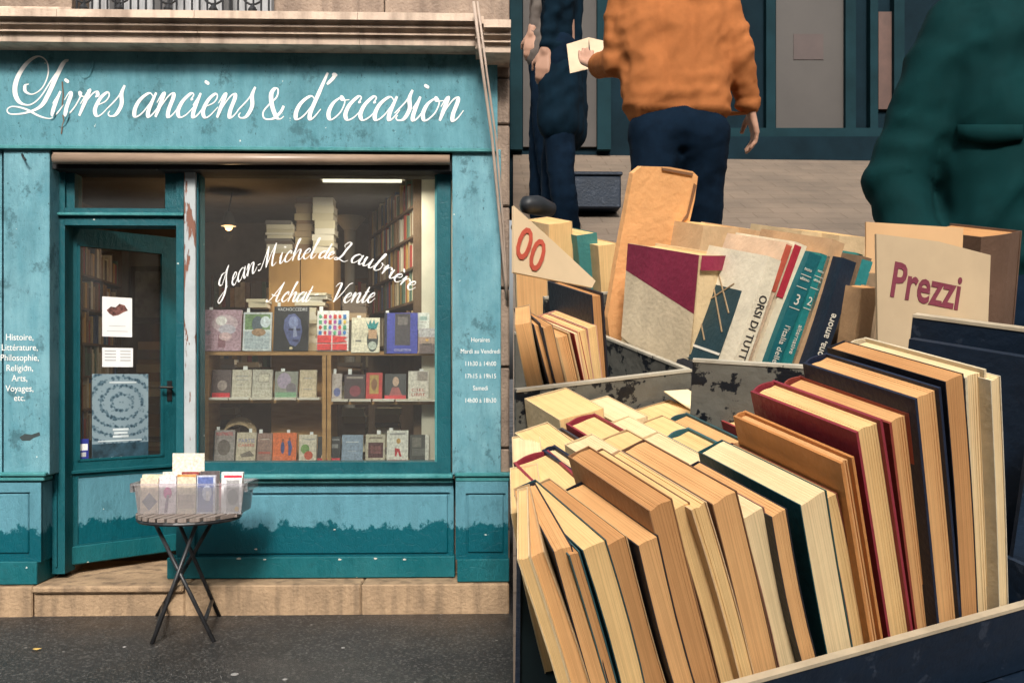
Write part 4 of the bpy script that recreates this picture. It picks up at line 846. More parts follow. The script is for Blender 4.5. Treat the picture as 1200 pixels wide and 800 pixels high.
# ------------------------------------------------------------------ pavement table with the clear box
TY = 5.95
tc_ = P(222.5, 599, TY); tz = tc_.z
T = empty('folding_table', (tc_.x, TY, 0), label='round slatted folding bistro table with crossed black legs on the pavement', cat='table')
TW = mat('grey_slat_wood', (.235, .19, .165), .7, .25, 14, stretch=(8, 1, 1), bump=.2)
rx = 58.5*TY/FPX; sw = .062; ang = R_(-14)
for k in range(-5, 6):
    x0, x1 = k*sw-sw/2+.008, k*sw+sw/2-.008
    if abs(x0) >= rx and abs(x1) >= rx: continue
    pts = []
    for s in (-1, 1):
        for i in range(5):
            x = x0+(x1-x0)*(i/4 if s < 0 else 1-i/4); y = s*math.sqrt(max(.0004, rx*rx-x*x)); pts.append(Vector((x, y, 0)))
    Mz = Matrix.Translation((tc_.x, TY, tz-.022)) @ Matrix.Rotation(ang, 4, 'Z')
    obj('slat', MB().prism([Mz @ p for p in pts], (0, 0, .022)), TW, T)
rim = MB(); rim.tube([Vector((tc_.x+(rx-.012)*math.cos(t), TY+(rx-.012)*math.sin(t), tz-.035)) for t in [k*math.pi/16 for k in range(33)]], .012, 6)
obj('rim', rim, IRON, T)
def leg(a, b_, name='leg'):
    obj(name, MB().tube([a, b_], .013, 8), IRON, T, smooth=True)
ft = {k: None for k in range(4)}
def gnd(x, y):
    r = ray(x, y); t = -EYE/r.z; return CAM+r*t
fA, fB, fC, fD = gnd(178, 754), gnd(251, 752), gnd(184, 721), gnd(257, 722)
def topc(x, dy): return Vector((P(x, 610, TY).x, TY+dy, tz-.03))
leg(fA, topc(240, -.14)); leg(fB, topc(189, -.14)); leg(fC, topc(247, .14)); leg(fD, topc(196, .14))
mid1 = fA.lerp(topc(240, -.14), .5); mid2 = fC.lerp(topc(247, .14), .5)
leg(mid1, mid2, 'cross_bar'); leg(fA.lerp(topc(240, -.14), .12), fC.lerp(topc(247, .14), .12), 'cross_bar'); leg(fB.lerp(topc(189, -.14), .16), fD.lerp(topc(196, .14), .16), 'cross_bar')
# clear plastic box
bx = empty('plastic_box', (tc_.x, TY, tz), label='clear plastic tub of second-hand books on the pavement table', cat='box')
yb0, yb1 = TY-.105, TY+.14
bxl0, bxl1 = P(161.5, 598, yb0).x, P(282.5, 598, yb0).x; bxt0, bxt1 = P(157.5, 566, yb0).x, P(286.5, 566, yb0).x
bz0 = tz+.001; bz1 = bz0+.185
def q4(a, b_, c_, d_, th, m, nm):
    n = (Vector(b_)-Vector(a)).cross(Vector(d_)-Vector(a)).normalized()*th; obj(nm, MB().prism([Vector(a), Vector(b_), Vector(c_), Vector(d_)], n), m, bx)
q4((bxl0, yb0, bz0), (bxl1, yb0, bz0), (bxt1, yb0-.012, bz1), (bxt0, yb0-.012, bz1), -.002, PLASTIC, 'front_wall')
q4((bxl0, yb1, bz0), (bxl1, yb1, bz0), (bxt1, yb1+.012, bz1), (bxt0, yb1+.012, bz1), .002, PLASTIC, 'back_wall')
q4((bxl0, yb0, bz0), (bxl0, yb1, bz0), (bxt0, yb1, bz1), (bxt0, yb0, bz1), .002, PLASTIC, 'side_wall')
q4((bxl1, yb0, bz0), (bxl1, yb1, bz0), (bxt1, yb1, bz1), (bxt1, yb0, bz1), -.002, PLASTIC, 'side_wall')
rm = MB(); rm.box(bxt0-.012, bxt1+.012, yb0-.026, yb0-.0145, bz1-.008, bz1+.004); rm.box(bxt0-.012, bxt1+.012, yb1+.0145, yb1+.026, bz1-.008, bz1+.004); rm.box(bxt0-.022, bxt0-.003, yb0-.0145, yb1+.0145, bz1-.05, bz1+.004); rm.box(bxt1+.003, bxt1+.022, yb0-.0145, yb1+.0145, bz1-.05, bz1+.004)
obj('rim', rm, PLASTIC, bx)
G = 'books standing in the clear tub'
yk = yb0+.012
facing(164, 560, 185, 602.5, yk, C((.68, .55, .42)), 'cream book with a dark diamond emblem in the tub', [('p', 0, 0, 0, 0, (.16, .14, .2), [(.5, .4), (.95, .65), (.5, .9), (.1, .65)])], None, .025, 3, G)
facing(186, 557, 206, 602.5, yk, C((.7, .62, .64)), 'white book with a pink flower figure in the tub', [('e', .25, .3, .75, .6, (.6, .08, .3)), ('p', 0, 0, 0, 0, (.2, .12, .2), [(.3, .95), (.45, .5), (.6, .5), (.5, .95)])], None, .025, 3, G)
facing(207, 556, 229, 602.5, yk, C((.66, .56, .42)), 'pale book with red and yellow top edge in the tub', [('r', 0, 0, 1, .06, (.6, .3, .1)), ('r', .05, .5, .95, .85, (.45, .36, .3))], None, .025, 3, G)
facing(230, 557, 252, 602.5, yk, C((.5, .52, .6)), 'blue book with a white cloud-like figure in the tub', [('r', .06, .04, .88, .94, (.12, .16, .36)), ('e', .3, .25, .8, .65, (.5, .55, .68)), ('r', .5, .4, .7, .65, (.72, .72, .74))], None, .025, 3, G)
facing(259, 553, 284, 601, yk+.05, C((.75, .72, .7)), 'white and red book standing at the back right of the tub', [('r', .12, .08, .95, .25, (.6, .04, .07))], None, .03, 3, G)
facing(262, 560, 283, 602.5, yk, C((.75, .72, .7)), 'white book with a dark engraving in the tub, right end', [('r', .14, .06, .86, .94, (.35, .34, .34)), ('e', .2, .3, .8, .75, (.1, .1, .11)), ('e', .6, .78, .85, .92, (.6, .4, .1))], None, .025, 3, G)
for k, (x0, x1, y0, c_, lb) in enumerate([(166, 190, 556, (.7, .6, .42), 'cream book second from the front left of the tub'), (190, 212, 553, (.7, .66, .6), 'white book behind the pink flower book in the tub'), (212, 232, 553, (.3, .06, .06), 'dark red book behind the pale book in the tub'), (234, 256, 552, (.12, .1, .1), 'black-topped book behind the blue book in the tub'), (252, 262, 566, (.5, .2, .22), 'slim pinkish book between the blue and white books in the tub')]):
    facing(x0, y0, x1, 600, yk+.08+.01*k, C(c_), lb, (), None, .03, 3, G)
e = facing(201.5, 531, 239, 599, yk+.14, C((.76, .66, .55)), 'blank cream card standing up at the back of the tub', [('r', .35, .42, .75, .44, (.55, .45, .4)), ('r', .32, .58, .72, .6, (.55, .45, .4))], None, .003, 2, None)
e['category'] = 'card'; e.name = 'price_card'
# small litter on the pavement
lf_ = MB(); c = gnd(42, 762); lf_.add([c+Vector(p) for p in ((-.03, 0, .004), (-.012, .018, .012), (.012, .016, .006), (.034, .004, .014), (.01, -.012, .008), (-.015, -.01, .013))], [(0, 1, 2, 3, 4, 5)])
obj('fallen_leaf', lf_, mat('yellow_leaf', (.5, .33, .09), .6), label='small yellow leaf lying on the pavement at the left', cat='leaf')
for i, (x, y, r) in enumerate(((275, 790, .022), (402, 759, .012), (146, 758, .011), (334, 796, .014))):
    k = MB(); c = gnd(x, y); k.lathe(c, [(0, .002), (r, .0015), (r*.9, .005), (0, .007)], 7)
    obj('chewing_gum', k, mat('trodden_gum', (.26, .25, .24), .8), label=['largest pale trodden blob at the bottom edge of the pavement', 'small pale speck on the pavement right of the table', 'small pale speck on the pavement left of the table legs', 'pale speck near the bottom edge of the pavement'][i], cat='speck')
# ------------------------------------------------------------------ sloping book stall on the lane
TAU, THE = R_(14.6), R_(23.6)
FP = FW*math.cos(TAU)+UP*math.sin(TAU); NN = UP*math.cos(TAU)-FW*math.sin(TAU)
def axes(th): return RT*math.cos(th)+FP*math.sin(th), -RT*math.sin(th)+FP*math.cos(th)
SU, SV = axes(THE)
S0 = D(1050, 742, .81)
def S(u, v, n): return S0+SU*u+SV*v+NN*n
def un(x, y, v):
    d = ray(x, y); A = Matrix((SU, NN, -d)).transposed(); s = A.inverted() @ (CAM-S0-SV*v); return s[0], s[1]
def proj(p):
    q = p-CAM; d = q.dot(FW); return 600+FPX*q.dot(RT)/d, 440-FPX*q.z/d
GB = 'second-hand books on the market stall'
def stall_book(x1, y1, x2, y2, v, label, cover, pages=0, lean=18, w=.13, hard=False, face='fore', floor=-.05, th=None, hmax=.25):
    u1, n1 = un(x1, y1, v); u2, n2 = un(x2, y2, v); p1 = S(u1, v, n1); p2 = S(u2, v, n2)
    ph = R_(lean); thb = THE if th is None else R_(th); ww = w
    for it in range(60):
        bu, bv = axes(thb); up = NN*math.cos(ph)-bu*math.sin(ph); ub = bu*math.cos(ph)+NN*math.sin(ph)
        h = min(hmax, (n1-floor)/math.cos(ph))
        m_ = min(proj(q)[0] for q in (p1, p1+bv*ww, p1-up*h, p1-up*h+bv*ww))
        if m_ >= 601.0: break
        if thb > R_(-1): thb -= R_(1.0)
        else:
            ww -= .006
            if ww < .045: break
    t_ = max(.006, (p2-p1).dot(ub))
    M = Matrix((ub, bv, up)).transposed().to_4x4(); M.translation = p1-up*h
    return book(M, ww, t_, h, cov(cover), PAGES[pages], face, hard, label, GB), ww, t_, h
K_ = (.02, .02, .028); TL = (.012, .075, .085); MR = (.26, .03, .045); OR = (.52, .22, .07); TN = (.5, .33, .17); CRM = (.68, .52, .3); BR = (.3, .15, .07); NV = (.012, .02, .045)
front = [
 (602, 656, 617, 651, CRM, 0, 'cream paperback at the near left end of the front row', 16, .13),
 (618, 652, 641, 646, TN, 1, 'tan paperback second from the near left of the front row', 16, .13),
 (642, 648, 664, 642, K_, 1, 'tan paperback third from the near left of the front row', 16.5, .125),
 (666, 651, 679, 648, (.03, .09, .1), 3, 'slim dark teal book between two thick tan paperbacks in front', 16, .12),
 (680, 646, 709, 638, (.02, .06, .07), 0, 'pale cream paperback right of the slim dark teal book', 16, .13),
 (710, 640, 738, 631, TN, 3, 'brownish paperback just left of the dark gap', 17, .13),
 (745, 641, 771, 635, K_, 1, 'short tan paperback in the dark gap of the front row', 18, .12),
 (758, 599, 788, 593, BR, 3, 'brown-covered paperback with torn top right of the dark gap', 18, .13),
 (789, 598, 812, 592, (.2, .1, .05), 0, 'cream paperback right of the brown torn one', 18, .135),
 (813, 596, 832, 590, (.62, .42, .24), 0, 'cream-brown paperback in the middle of the front row', 18.5, .13),
 (833, 591, 864, 581, (.16, .08, .045), 1, 'tan paperback right of the thick cream one in front', 18, .135),
 (871, 607, 899, 601, (.3, .14, .1), 2, 'whitish-paged lower paperback in the middle of the front row', 18, .12),
 (905, 605, 924, 598, K_, 1, 'beige-paged book with black cover right of the whitish paperback', 18, .12),
 (933, 594, 966, 585, TL, 2, 'cream-paged book with dark teal cover in the front row', 18, .14),
 (967, 585, 984, 578, (.22, .06, .04), 0, 'slim orange-cream paperback left of the orange-topped book', 17, .14),
 (985, 543, 1001, 536, OR, 1, 'tan book with orange cover below the dark red hardback', 17, .14),
 (1003, 507, 1035, 498, MR, 0, 'dark red hardback with cream page edges in the front row', 17, .135),
 (1042, 496, 1068, 489, (.26, .05, .035), 1, 'red-orange paperback right of the dark red hardback', 16, .135),
 (1072, 468, 1103, 458, NV, 1, 'tan-paged book with navy cover in the front row', 15, .135),
 (1106, 448, 1128, 441, K_, 3, 'battered book with torn black cover towards the right end', 14, .14),
 (1131, 443, 1156, 436, (.6, .5, .34), 2, 'cream hardback next to the right end of the front row', 13, .14),
 (1160, 446, 1172, 442, (.62, .55, .42), 2, 'slim cream book at the right end of the front row', 13, .13)]
for i, (x1, y1, x2, y2, c_, pg, lb, ln, w_) in enumerate(front):
    stall_book(x1, y1, x2, y2, .006+.004*(i % 3), lb, c_, pg, ln, w_, hard=c_ in (MR, NV) or 'hardback' in lb)
rows = [  # rows behind, tops seen
 (603, 601, 640, 592, 0.148, CRM, 0, 'low cream paperback behind the near left books', 10, .12, False),
 (650, 591, 696, 580, 0.148, MR, 0, 'cream book with red hardback edge in the second row, lower left', 14, .13, True),
 (699, 572, 716, 566, 0.148, NV, 2, 'thin white book with navy cover behind the thick tan paperback', 14, .12, True),
 (724, 566, 760, 556, 0.148, CRM, 2, 'pale paperback behind the dark gap in the second row', 14, .12, False),
 (768, 560, 806, 549, 0.148, TN, 0, 'cream paperback behind the thick cream front book', 14, .12, False),
 (812, 560, 850, 549, 0.148, CRM, 2, 'pale thick paperback in the middle of the second row', 14, .13, False),
 (856, 552, 886, 544, 0.148, (.04, .12, .13), 0, 'cream book with dark teal cover in the second row', 14, .13, True),
 (604, 553, 640, 545, 0.266, CRM, 2, 'pale paperback at the left edge of the third row', 8, .11, False),
 (648, 545, 690, 536, 0.266, CRM, 0, 'wide cream paperback in the third row', 12, .12, False),
 (692, 545, 716, 538, 0.266, (.05, .05, .06), 1, 'cream book with black cover in the third row', 12, .12, True),
 (720, 531, 757, 520, 0.266, MR, 0, 'cream book with bright red hardback edge in the third row', 12, .12, True),
 (772, 530, 800, 523, 0.266, CRM, 2, 'pale paperback right of the red-edged third-row book', 12, .11, False),
 (806, 532, 842, 523, 0.266, TN, 0, 'tan paperback in the middle of the third row', 12, .12, False),
 (848, 524, 872, 518, 0.266, (.03, .08, .09), 1, 'dark teal-sided book at the right of the third row', 12, .12, True),
 (656, 492, 708, 481, 0.383, CRM, 0, 'big cream book on the left of the fourth row', 8, .13, False),
 (788, 506, 838, 498, 0.383, TN, 0, 'thick tan book in the middle of the fourth row', 8, .13, False),
 (722, 498, 756, 489, 0.383, CRM, 2, 'cream paperback behind the red-edged book, fourth row', 8, .10, False),
 (846, 498, 862, 493, 0.383, MR, 0, 'slim maroon-edged book in the fourth row', 10, .14, True),
 (866, 494, 884, 488, 0.383, CRM, 2, 'slim pale book beside the maroon-edged one', 10, .14, False),
 (888, 481, 905, 477, 0.383, MR, 0, 'maroon hardback leaning by the grey crate wall', 10, .14, True),
 (905, 520, 925, 513, 0.266, (.34, .05, .05), 0, 'red-edged book under the orange-topped book', 12, .12, True),
 (934, 520, 962, 512, 0.266, CRM, 0, 'cream paperback left of the dark red hardback', 14, .12, False),
 (1028, 470, 1050, 464, 0.148, TN, 0, 'tan paperback behind the dark red hardback', 14, .12, False)]
for (x1, y1, x2, y2, v, c_, pg, lb, ln, w_, hd_) in rows:
    stall_book(x1, y1, x2, y2, v, lb, c_, pg, ln, {.148: .113, .266: .112}.get(v, .098), hard=hd_, floor=-.05)
# left group in the crate behind
for (x1, y1, x2, y2, c_, pg, lb, ln, hd_) in [
 (602, 381, 622, 379, TN, 1, 'large tan book at the left end of the crate behind', 14, False),
 (624, 381, 634, 383, K_, 1, 'dark-edged tan book in the crate behind, second from left', 15, True),
 (636, 384, 648, 383, (.3, .2, .12), 3, 'brown tan book in the crate behind, third from left', 15, False),
 (651, 396, 668, 392, TN, 1, 'tan book with rounded top in the crate behind', 15, True),
 (670, 392, 677, 390, (.4, .06, .05), 2, 'thin book with red stripe in the crate behind', 14, False),
 (678, 388, 689, 386, (.62, .3, .2), 0, 'pinkish cream paperback left of the black hardback', 12, False),
 (690, 384, 701, 382, (.66, .36, .26), 0, 'cream and pink paperback touching the black hardback', 10, False)]:
    stall_book(x1, y1, x2, y2, .53, lb, c_, pg, ln, .12, hard=hd_, floor=.0)
stall_book(692, 346, 707, 343, .54, 'black hardback standing up between the price card and the kraft folder', K_, 3, 6, .13, True, floor=.0)
# crate on the right: books with their spines to the viewer
def spine_book(x1, y1, x2, y2, v, lb, c_, lean, pg=0, w=.13, hard=False, floor=.055, th=None): return stall_book(x1, y1, x2, y2, v, lb, c_, pg, lean, w, hard, 'spine', floor, th)
WT = mat('white_print', (.72, .68, .58), .6); DKT = mat('black_print', (.02, .02, .025), .6)
r, ww, t_, h_ = spine_book(820, 299, 858, 302, .53, 'thick foxed cream book with maroon and white jacket', (.66, .5, .29), -3, 0, .16, True, th=30)
q = MB(); q.box(-.0016, -.0002, .001, ww, h_*.52, h_); 
MRM = cov((.25, .025, .06)); loc_part(r, 'jacket_print', MB().add([(-.0012, .0, h_*.60), (-.0012, .0, h_), (-.0012, ww, h_), (-.0012, ww, h_*.80)], [(0, 1, 2, 3)]), MRM)
loc_part(r, 'jacket_print', MB().add([(-.001, .004, h_*.02), (-.001, .0, h_*.60), (-.001, ww, h_*.80), (-.001, ww, h_*.3)], [(0, 1, 2, 3)]), cov((.76, .62, .42)))
n = 7; loc_part(r, 'jacket_print', MB().add([(t_*k/(n-1), -.0042-min(.006, t_*.16)*math.sin(math.pi*k/(n-1)), z) for z in (h_*.9, h_) for k in range(n)], [(k, k+1, n+k+1, n+k) for k in range(n-1)]), MRM)
r, ww, t_, h_ = spine_book(903, 301, 921, 298, .44, 'white book with black photo and black capitals down its spine', (.74, .66, .5), -20, 0, .13)
loc_part(r, 'cover_photo', MB().box(-.0014, -.0003, .03, .115, h_*.28, h_*.86), cov((.02, .05, .06))); loc_part(r, 'cover_photo', MB().box(-.0022, -.0015, .03, .115, h_*.36, h_*.375), WT)
loc_part(r, 'cover_photo', MB().box(-.0014, -.0003, .03, .115, h_*.05, h_*.27), cov((.03, .03, .035)))
lz = MB()
for a, b_ in (((.04, .5), (.1, .8)), ((.05, .8), (.11, .6)), ((.04, .62), (.09, .84)), ((.07, .42), (.1, .56))): lz.tube([(-.0018, a[0], a[1]*h_), (-.0018, b_[0], b_[1]*h_)], .0012, 4)
loc_part(r, 'cover_photo', lz, cov((.34, .24, .14)))
loc_text(r, 'ORSI DI TUTTO', t_*.8, (t_*.24, -.0006, h_*.78), (0, 0, -1), (1, 0, 0), DKT, .8, 0, 'LEFT')
r, ww, t_, h_ = spine_book(922, 284, 930, 283, .46, 'salmon-topped cream book right of the white capital-lettered book', (.7, .5, .34), -20, 0)
loc_part(r, 'spine_label', MB().box(.0002, t_-.0002, -.0008, -.0001, h_*.72, h_*.99), cov((.5, .1, .06)))
r, ww, t_, h_ = spine_book(932, 283, 946, 286, .46, 'white book with a red block at the head of its spine', (.76, .66, .48), -20, 2)
loc_part(r, 'spine_label', MB().box(.0006, t_*.6, -.0008, -.0001, h_*.68, h_*.985), cov((.42, .03, .05)))
for (x1, y1, x2, y2, num, ttl, lb, c_) in ((947, 294, 962, 296, '3', "l'italia delle", 'teal book numbered 3 on its spine', (.012, .12, .14)), (963, 297, 975, 298, '2', 'alternative', 'slimmer teal book numbered 2 beside number 3', (.02, .2, .2))):
    r, ww, t_, h_ = spine_book(x1, y1, x2, y2, .45, lb, c_, -20, 0)
    loc_text(r, num, t_*.95, (t_*.5, -.0005, h_*.68), (1, 0, 0), (0, 0, 1), WT)
    for f_ in (.655, .785, .86): loc_part(r, 'spine_rule', MB().box(t_*.08, t_*.92, -.0006, -.0001, h_*f_, h_*f_+.0009), WT)
    loc_text(r, ttl, t_*.62, (t_*.3, -.0005, h_*.55), (0, 0, -1), (1, 0, 0), WT, .9, 0, 'LEFT')
    loc_text(r, 'testo', t_*.3, (t_*.5, -.0005, h_*.89), (1, 0, 0), (0, 0, 1), WT); loc_text(r, 'ultimo', t_*.3, (t_*.5, -.0005, h_*.83), (1, 0, 0), (0, 0, 1), WT)
r, ww, t_, h_ = spine_book(978, 281, 993, 285, .45, 'tall tan book with a 9 on its spine and black cover', (.5, .32, .18), -19, 1, .15)
loc_text(r, '9', t_*.62, (t_*.45, -.0005, h_*.84), (1, 0, 0), (0, 0, 1), DKT); loc_part(r, 'cover_print', MB().box(-.0012, -.0002, .001, ww, .001, h_-.0005), cov(K_))
r, ww, t_, h_ = spine_book(991, 303, 1007, 306, .43, 'dark book with white title running up its spine', (.012, .022, .04), -19, 0)
loc_text(r, 'Verona, amore', t_*.72, (t_*.7, -.0005, h_*.28), (0, 0, 1), (-1, 0, 0), WT, .75, .0002, 'LEFT')
r, ww, t_, h_ = spine_book(1003, 296, 1012, 296, .5, 'slim teal book behind the dark titled one', (.02, .2, .2), -17, 0)
r, ww, t_, h_ = spine_book(1011, 300, 1024, 302, .47, 'patterned book with orange foot and teal head beside the small tan pad', (.2, .13, .08), -15, 0)
loc_part(r, 'spine_label', MB().box(.0003, t_-.0003, -.0008, -.0001, h_*.55, h_*.98), cov((.03, .22, .22)))
r, ww, t_, h_ = spine_book(1010, 338, 1029, 339, .40, 'small blank tan booklet left of the lettered price board', (.56, .34, .18), -2, 1, .03, floor=.06)
# pieces behind the spine row
for (x1, y1, x2, y2, v, c_, pg, lb, ln, w_, fc) in [
 (826, 264, 880, 272, .66, (.6, .42, .24), 0, 'wide cream book behind the thick foxed one', -6, .13, 'spine'),
 (886, 270, 926, 276, .62, (.62, .4, .22), 0, 'salmon cream book behind the capital-lettered book', -10, .13, 'spine'),
 (938, 270, 976, 275, .66, (.7, .52, .3), 0, 'cream book behind the numbered teal books', -8, .13, 'spine'),
 (986, 276, 1022, 282, .62, (.66, .48, .28), 0, 'cream book behind the dark titled book', -6, .13, 'spine'),
 (644, 263, 672, 268, .95, (.66, .48, .26), 0, 'cream book at the back of the stall behind the price card', 5, .1, 'fore'),
 (676, 276, 700, 279, .93, (.05, .2, .19), 0, 'small teal-covered book at the back of the stall', 5, .1, 'spine'),
 (700, 288, 722, 291, .9, (.6, .42, .22), 0, 'cream book at the back touching the kraft folder', 5, .1, 'fore'),
 (604, 300, 640, 303, .9, (.62, .44, .24), 1, 'tan book at the back left of the stall', 3, .1, 'fore'),
 (1034, 290, 1090, 296, .7, (.6, .42, .26), 0, 'tan book behind the lettered price board', 0, .12, 'spine'),
 (1150, 278, 1196, 290, .45, (.13, .075, .05), 3, 'old dark brown leather book at the right edge of the stall', 4, .13, 'spine'),
 (1170, 402, 1200, 412, .22, (.02, .1, .11), 2, 'teal book lying low at the right edge below the brown one', 0, .1, 'spine')]:
    stall_book(x1, y1, x2, y2, v, lb, cov and c_, pg, ln, w_, fc == 'spine' and x1 > 1100, fc, .05 if x1 < 1165 else .0)
# kraft folder
KR = mat('kraft_board', (.74, .38, .155), .75, .1, 10, bump=.2, bscale=90)
def sheet(name, px, v, th, m, label, cat, bulge=0.):
    pts = []
    for x, y in px:
        u, n = un(x, y, v); pts.append(S(u, v, n))
    return obj(name, MB().prism(pts, SV*th), m, label=label, cat=cat), pts
kf, kp = sheet('kraft_folder', [(742, 203), (752, 195), (786, 196), (812, 201), (818, 207), (814, 235), (803, 282), (800, 310), (790, 412), (716, 412), (712, 372), (722, 310)], .74, .012, KR, 'tall worn kraft cardboard folder standing up behind the maroon jacket', 'folder')
k = MB(); a = [S(*(lambda q: (q[0], .7385, q[1]))(un(x, y, .7385))) for x, y in ((775, 196.5), (812, 203), (811, 206), (776, 199.5))]; k.prism(a, -SV*.0012); a = [S(*(lambda q: (q[0], .7385, q[1]))(un(x, y, .7385))) for x, y in ((813, 215), (816, 217), (806, 255), (797, 262), (805, 250))]; k.prism(a, -SV*.0012)
obj('torn_edge', k, mat('torn_kraft', (.2, .1, .05), .9), kf)
# price cards
CARD = mat('card_white', (.45, .335, .21), .7, .08, 8)
def card(name, corners, m, label, thick=.003):
    a_, b2_, c3_ = D(*corners[0]), D(*corners[-3]), D(*corners[-1]); n = (b2_-a_).cross(c3_-a_).normalized()
    pts = [CAM+ray(c[0], c[1])*((a_-CAM).dot(n)/ray(c[0], c[1]).dot(n)) for c in corners]
    if n.dot(CAM-pts[0]) < 0: n = -n
    o = obj(name, MB().prism(pts, -n*thick), m, label=label, cat='sign'); return o, pts, n
pc, pp_, pn = card('price_board', [(1027, 274, 1.17), (1100, 283, 1.185), (1161, 299, 1.2), (1157, 404, 1.2), (1029, 420, 1.17)], CARD, 'pale card lettered Prezzi in dark red standing in the stall', .004)
def on_card(x, y, n, p0): r = ray(x, y); return CAM+r*((p0-CAM).dot(n)/r.dot(n))
xd = (on_card(1140, 366, pn, pp_[0])-on_card(1041, 346, pn, pp_[0])).normalized(); yd = pn.cross(xd)
text_on(pc, 'Prezzi', .062, on_card(1041, 346, pn, pp_[0])+pn*.0006, xd, yd, cov((.17, .03, .05), .6), sx=.66, bold=.0012, align='LEFT', depth=.0003)
bc = card('blank_card', [(1015, 260, 1.32), (1129, 267, 1.34), (1127, 320, 1.34), (1015, 320, 1.32)], mat('tan_card', (.56, .34, .17), .75, .08), 'blank tan card standing behind the lettered price board')[0]
zc_, zp, zn = card('price_board', [(602, 241, 1.02), (652, 286, 1.06), (698, 329, 1.09), (694, 337, 1.08), (602, 319, 1.0)], mat('card_cream', (.6, .45, .28), .7, .1), 'cream card with red 00 leaning at the left end of the stall', .003)
xd = (on_card(650, 326, zn, zp[0])-on_card(604, 286, zn, zp[0])).normalized(); yd = zn.cross(xd)
text_on(zc_, '00', .06, on_card(600, 296, zn, zp[0])+zn*.0012, xd, yd, cov((.42, .07, .04), .6), sx=.7, bold=.0006, align='LEFT', depth=.0003)
ex_ = MB(); cc = D(622, 246, 1.75); ex_.tube([D(612, 240, 1.72), D(616, 240, 1.725), D(630, 241, 1.75), D(646, 246, 1.78), D(650, 248, 1.78)], [.004, .016, .019, .014, .004], 12)
obj('camera_bag', ex_, mat('black_bag', (.015, .018, .022), .5), label='black rounded bag at the far left edge of the stall', cat='bag', smooth=True)
lp = MB(); pts = [S(un(x, y, v)[0], v, un(x, y, v)[1]) for x, y, v in ((778, 459, .475), (806, 457, .48), (838, 476, .44), (812, 482, .425))]; lp.prism(pts, NN*.0012)
obj('loose_leaf', lp, mat('loose_paper', (.84, .68, .42), .8), label='loose cream leaf tilted against the grey crate', cat='paper')

# crates of the stall
def chipped(name, c_, chip, lo=.6):
    m = mat(name, c_, .5, .16, 9, bump=.2, bscale=60); N, L, b = nodes(m); src = b.inputs['Base Color'].links[0].from_socket
    tc = N.new('ShaderNodeTexCoord'); t = N.new('ShaderNodeTexNoise'); t.inputs['Scale'].default_value = 26; t.inputs['Detail'].default_value = 7; t.inputs['Roughness'].default_value = .65; L.new(tc.outputs['Object'], t.inputs['Vector'])
    r = N.new('ShaderNodeMapRange'); r.inputs['From Min'].default_value = lo; r.inputs['From Max'].default_value = lo+.02; L.new(t.outputs['Fac'], r.inputs[0])
    x = N.new('ShaderNodeMix'); x.data_type = 'RGBA'; L.new(r.outputs[0], x.inputs[0]); L.new(src, x.inputs[6]); x.inputs[7].default_value = (*chip, 1); L.new(x.outputs[2], b.inputs['Base Color']); return m
GREYM = chipped('grey_chipped_metal', (.13, .124, .105), (.006, .008, .012), .53); RIMM = chipped('worn_rim', (.44, .40, .32), (.1, .09, .08), .6)
NAVY = chipped('navy_wood', (.004, .012, .027), (.02, .03, .05), .6); PALE = mat('pale_lip', (.46, .38, .27), .6, .15, 20); DKI = mat('dark_crate_inside', (.01, .025, .03), .7)
def wall(par, a, b_, n0, n1, th, m, rim=None, name='side_wall'):
    """a standing board from a to b (u, v) with height n0..n1 on the stall slope"""
    A, Bq = S(*a, 0), S(*b_, 0); d = (Bq-A).normalized(); nr = NN.cross(d)
    vs = [A+NN*n0, Bq+NN*n0, Bq+NN*n1, A+NN*n1]; o = obj(name, MB().prism(vs, nr*th), m, par)
    if rim:
        vs = [A+NN*n1-nr*.001, Bq+NN*n1-nr*.001, Bq+NN*n1+nr*(th+.001), A+NN*n1+nr*(th+.001)]; obj('rim', MB().prism(vs, NN*.0035), rim, o)
    return o
def left_u(v, n=0.):
    lo, hi = -1.5, 1.5
    for _ in range(40):
        m_ = (lo+hi)/2
        if (S(m_, v, n)-CAM).dot(RT)/max(.05, (S(m_, v, n)-CAM).dot(FW)) < 1.6/FPX: lo = m_
        else: hi = m_
    return hi
cA = empty('book_crate', S(-.1, .2, -.06), label='front navy crate with a pale lip holding the near rows of books', cat='crate')
uL0, uL1 = left_u(-.008, -.07)+.004, left_u(.488, -.07)+.006
wall(cA, (uL0, -.008), (.19, -.008), -.07, -.004, .006, NAVY, PALE, 'front_wall')
wall(cA, (.184, 0), (.184, .33), -.07, .02, .006, NAVY, None)
wall(cA, (uL0, 0), (uL1, .488), -.07, -.02, -.004, NAVY, None)
fb = MB(); fb.prism([S(uL0, -.002, -.06), S(.186, -.002, -.06), S(.186, .36, -.06), S(.05, .488, -.06), S(uL1, .488, -.06)], NN*.008); obj('floor_board', fb, DKI, cA)
cB = empty('book_crate', S(-.05, .5, 0), label='grey chipped metal crate at the left behind the front rows', cat='crate')
u0, n0 = un(668, 463, .49); u1, n1 = un(811, 425, .49)
wall(cB, (left_u(.49, .1)+.004, .49), (u1, .49), -.05, (n0+n1)/2, .006, GREYM, RIMM, 'front_wall'); nb = (n0+n1)/2
wall(cB, (u1, .4962), (u1, .80), -.05, nb, .006, GREYM, RIMM)
wall(cB, (left_u(.8, .1)+.004, .80), (u1+.006, .80), -.05, nb, .006, GREYM, RIMM)
fb = MB(); fb.prism([S(left_u(.49)+.004, .497, -.01), S(u1-.008, .497, -.01), S(u1-.008, .8, -.01), S(left_u(.8)+.004, .8, -.01)], NN*.008); obj('floor_board', fb, DKI, cB)
cC = empty('book_crate', S(.3, .5, .04), label='grey crate with flaked black paint holding the upright spines', cat='crate')
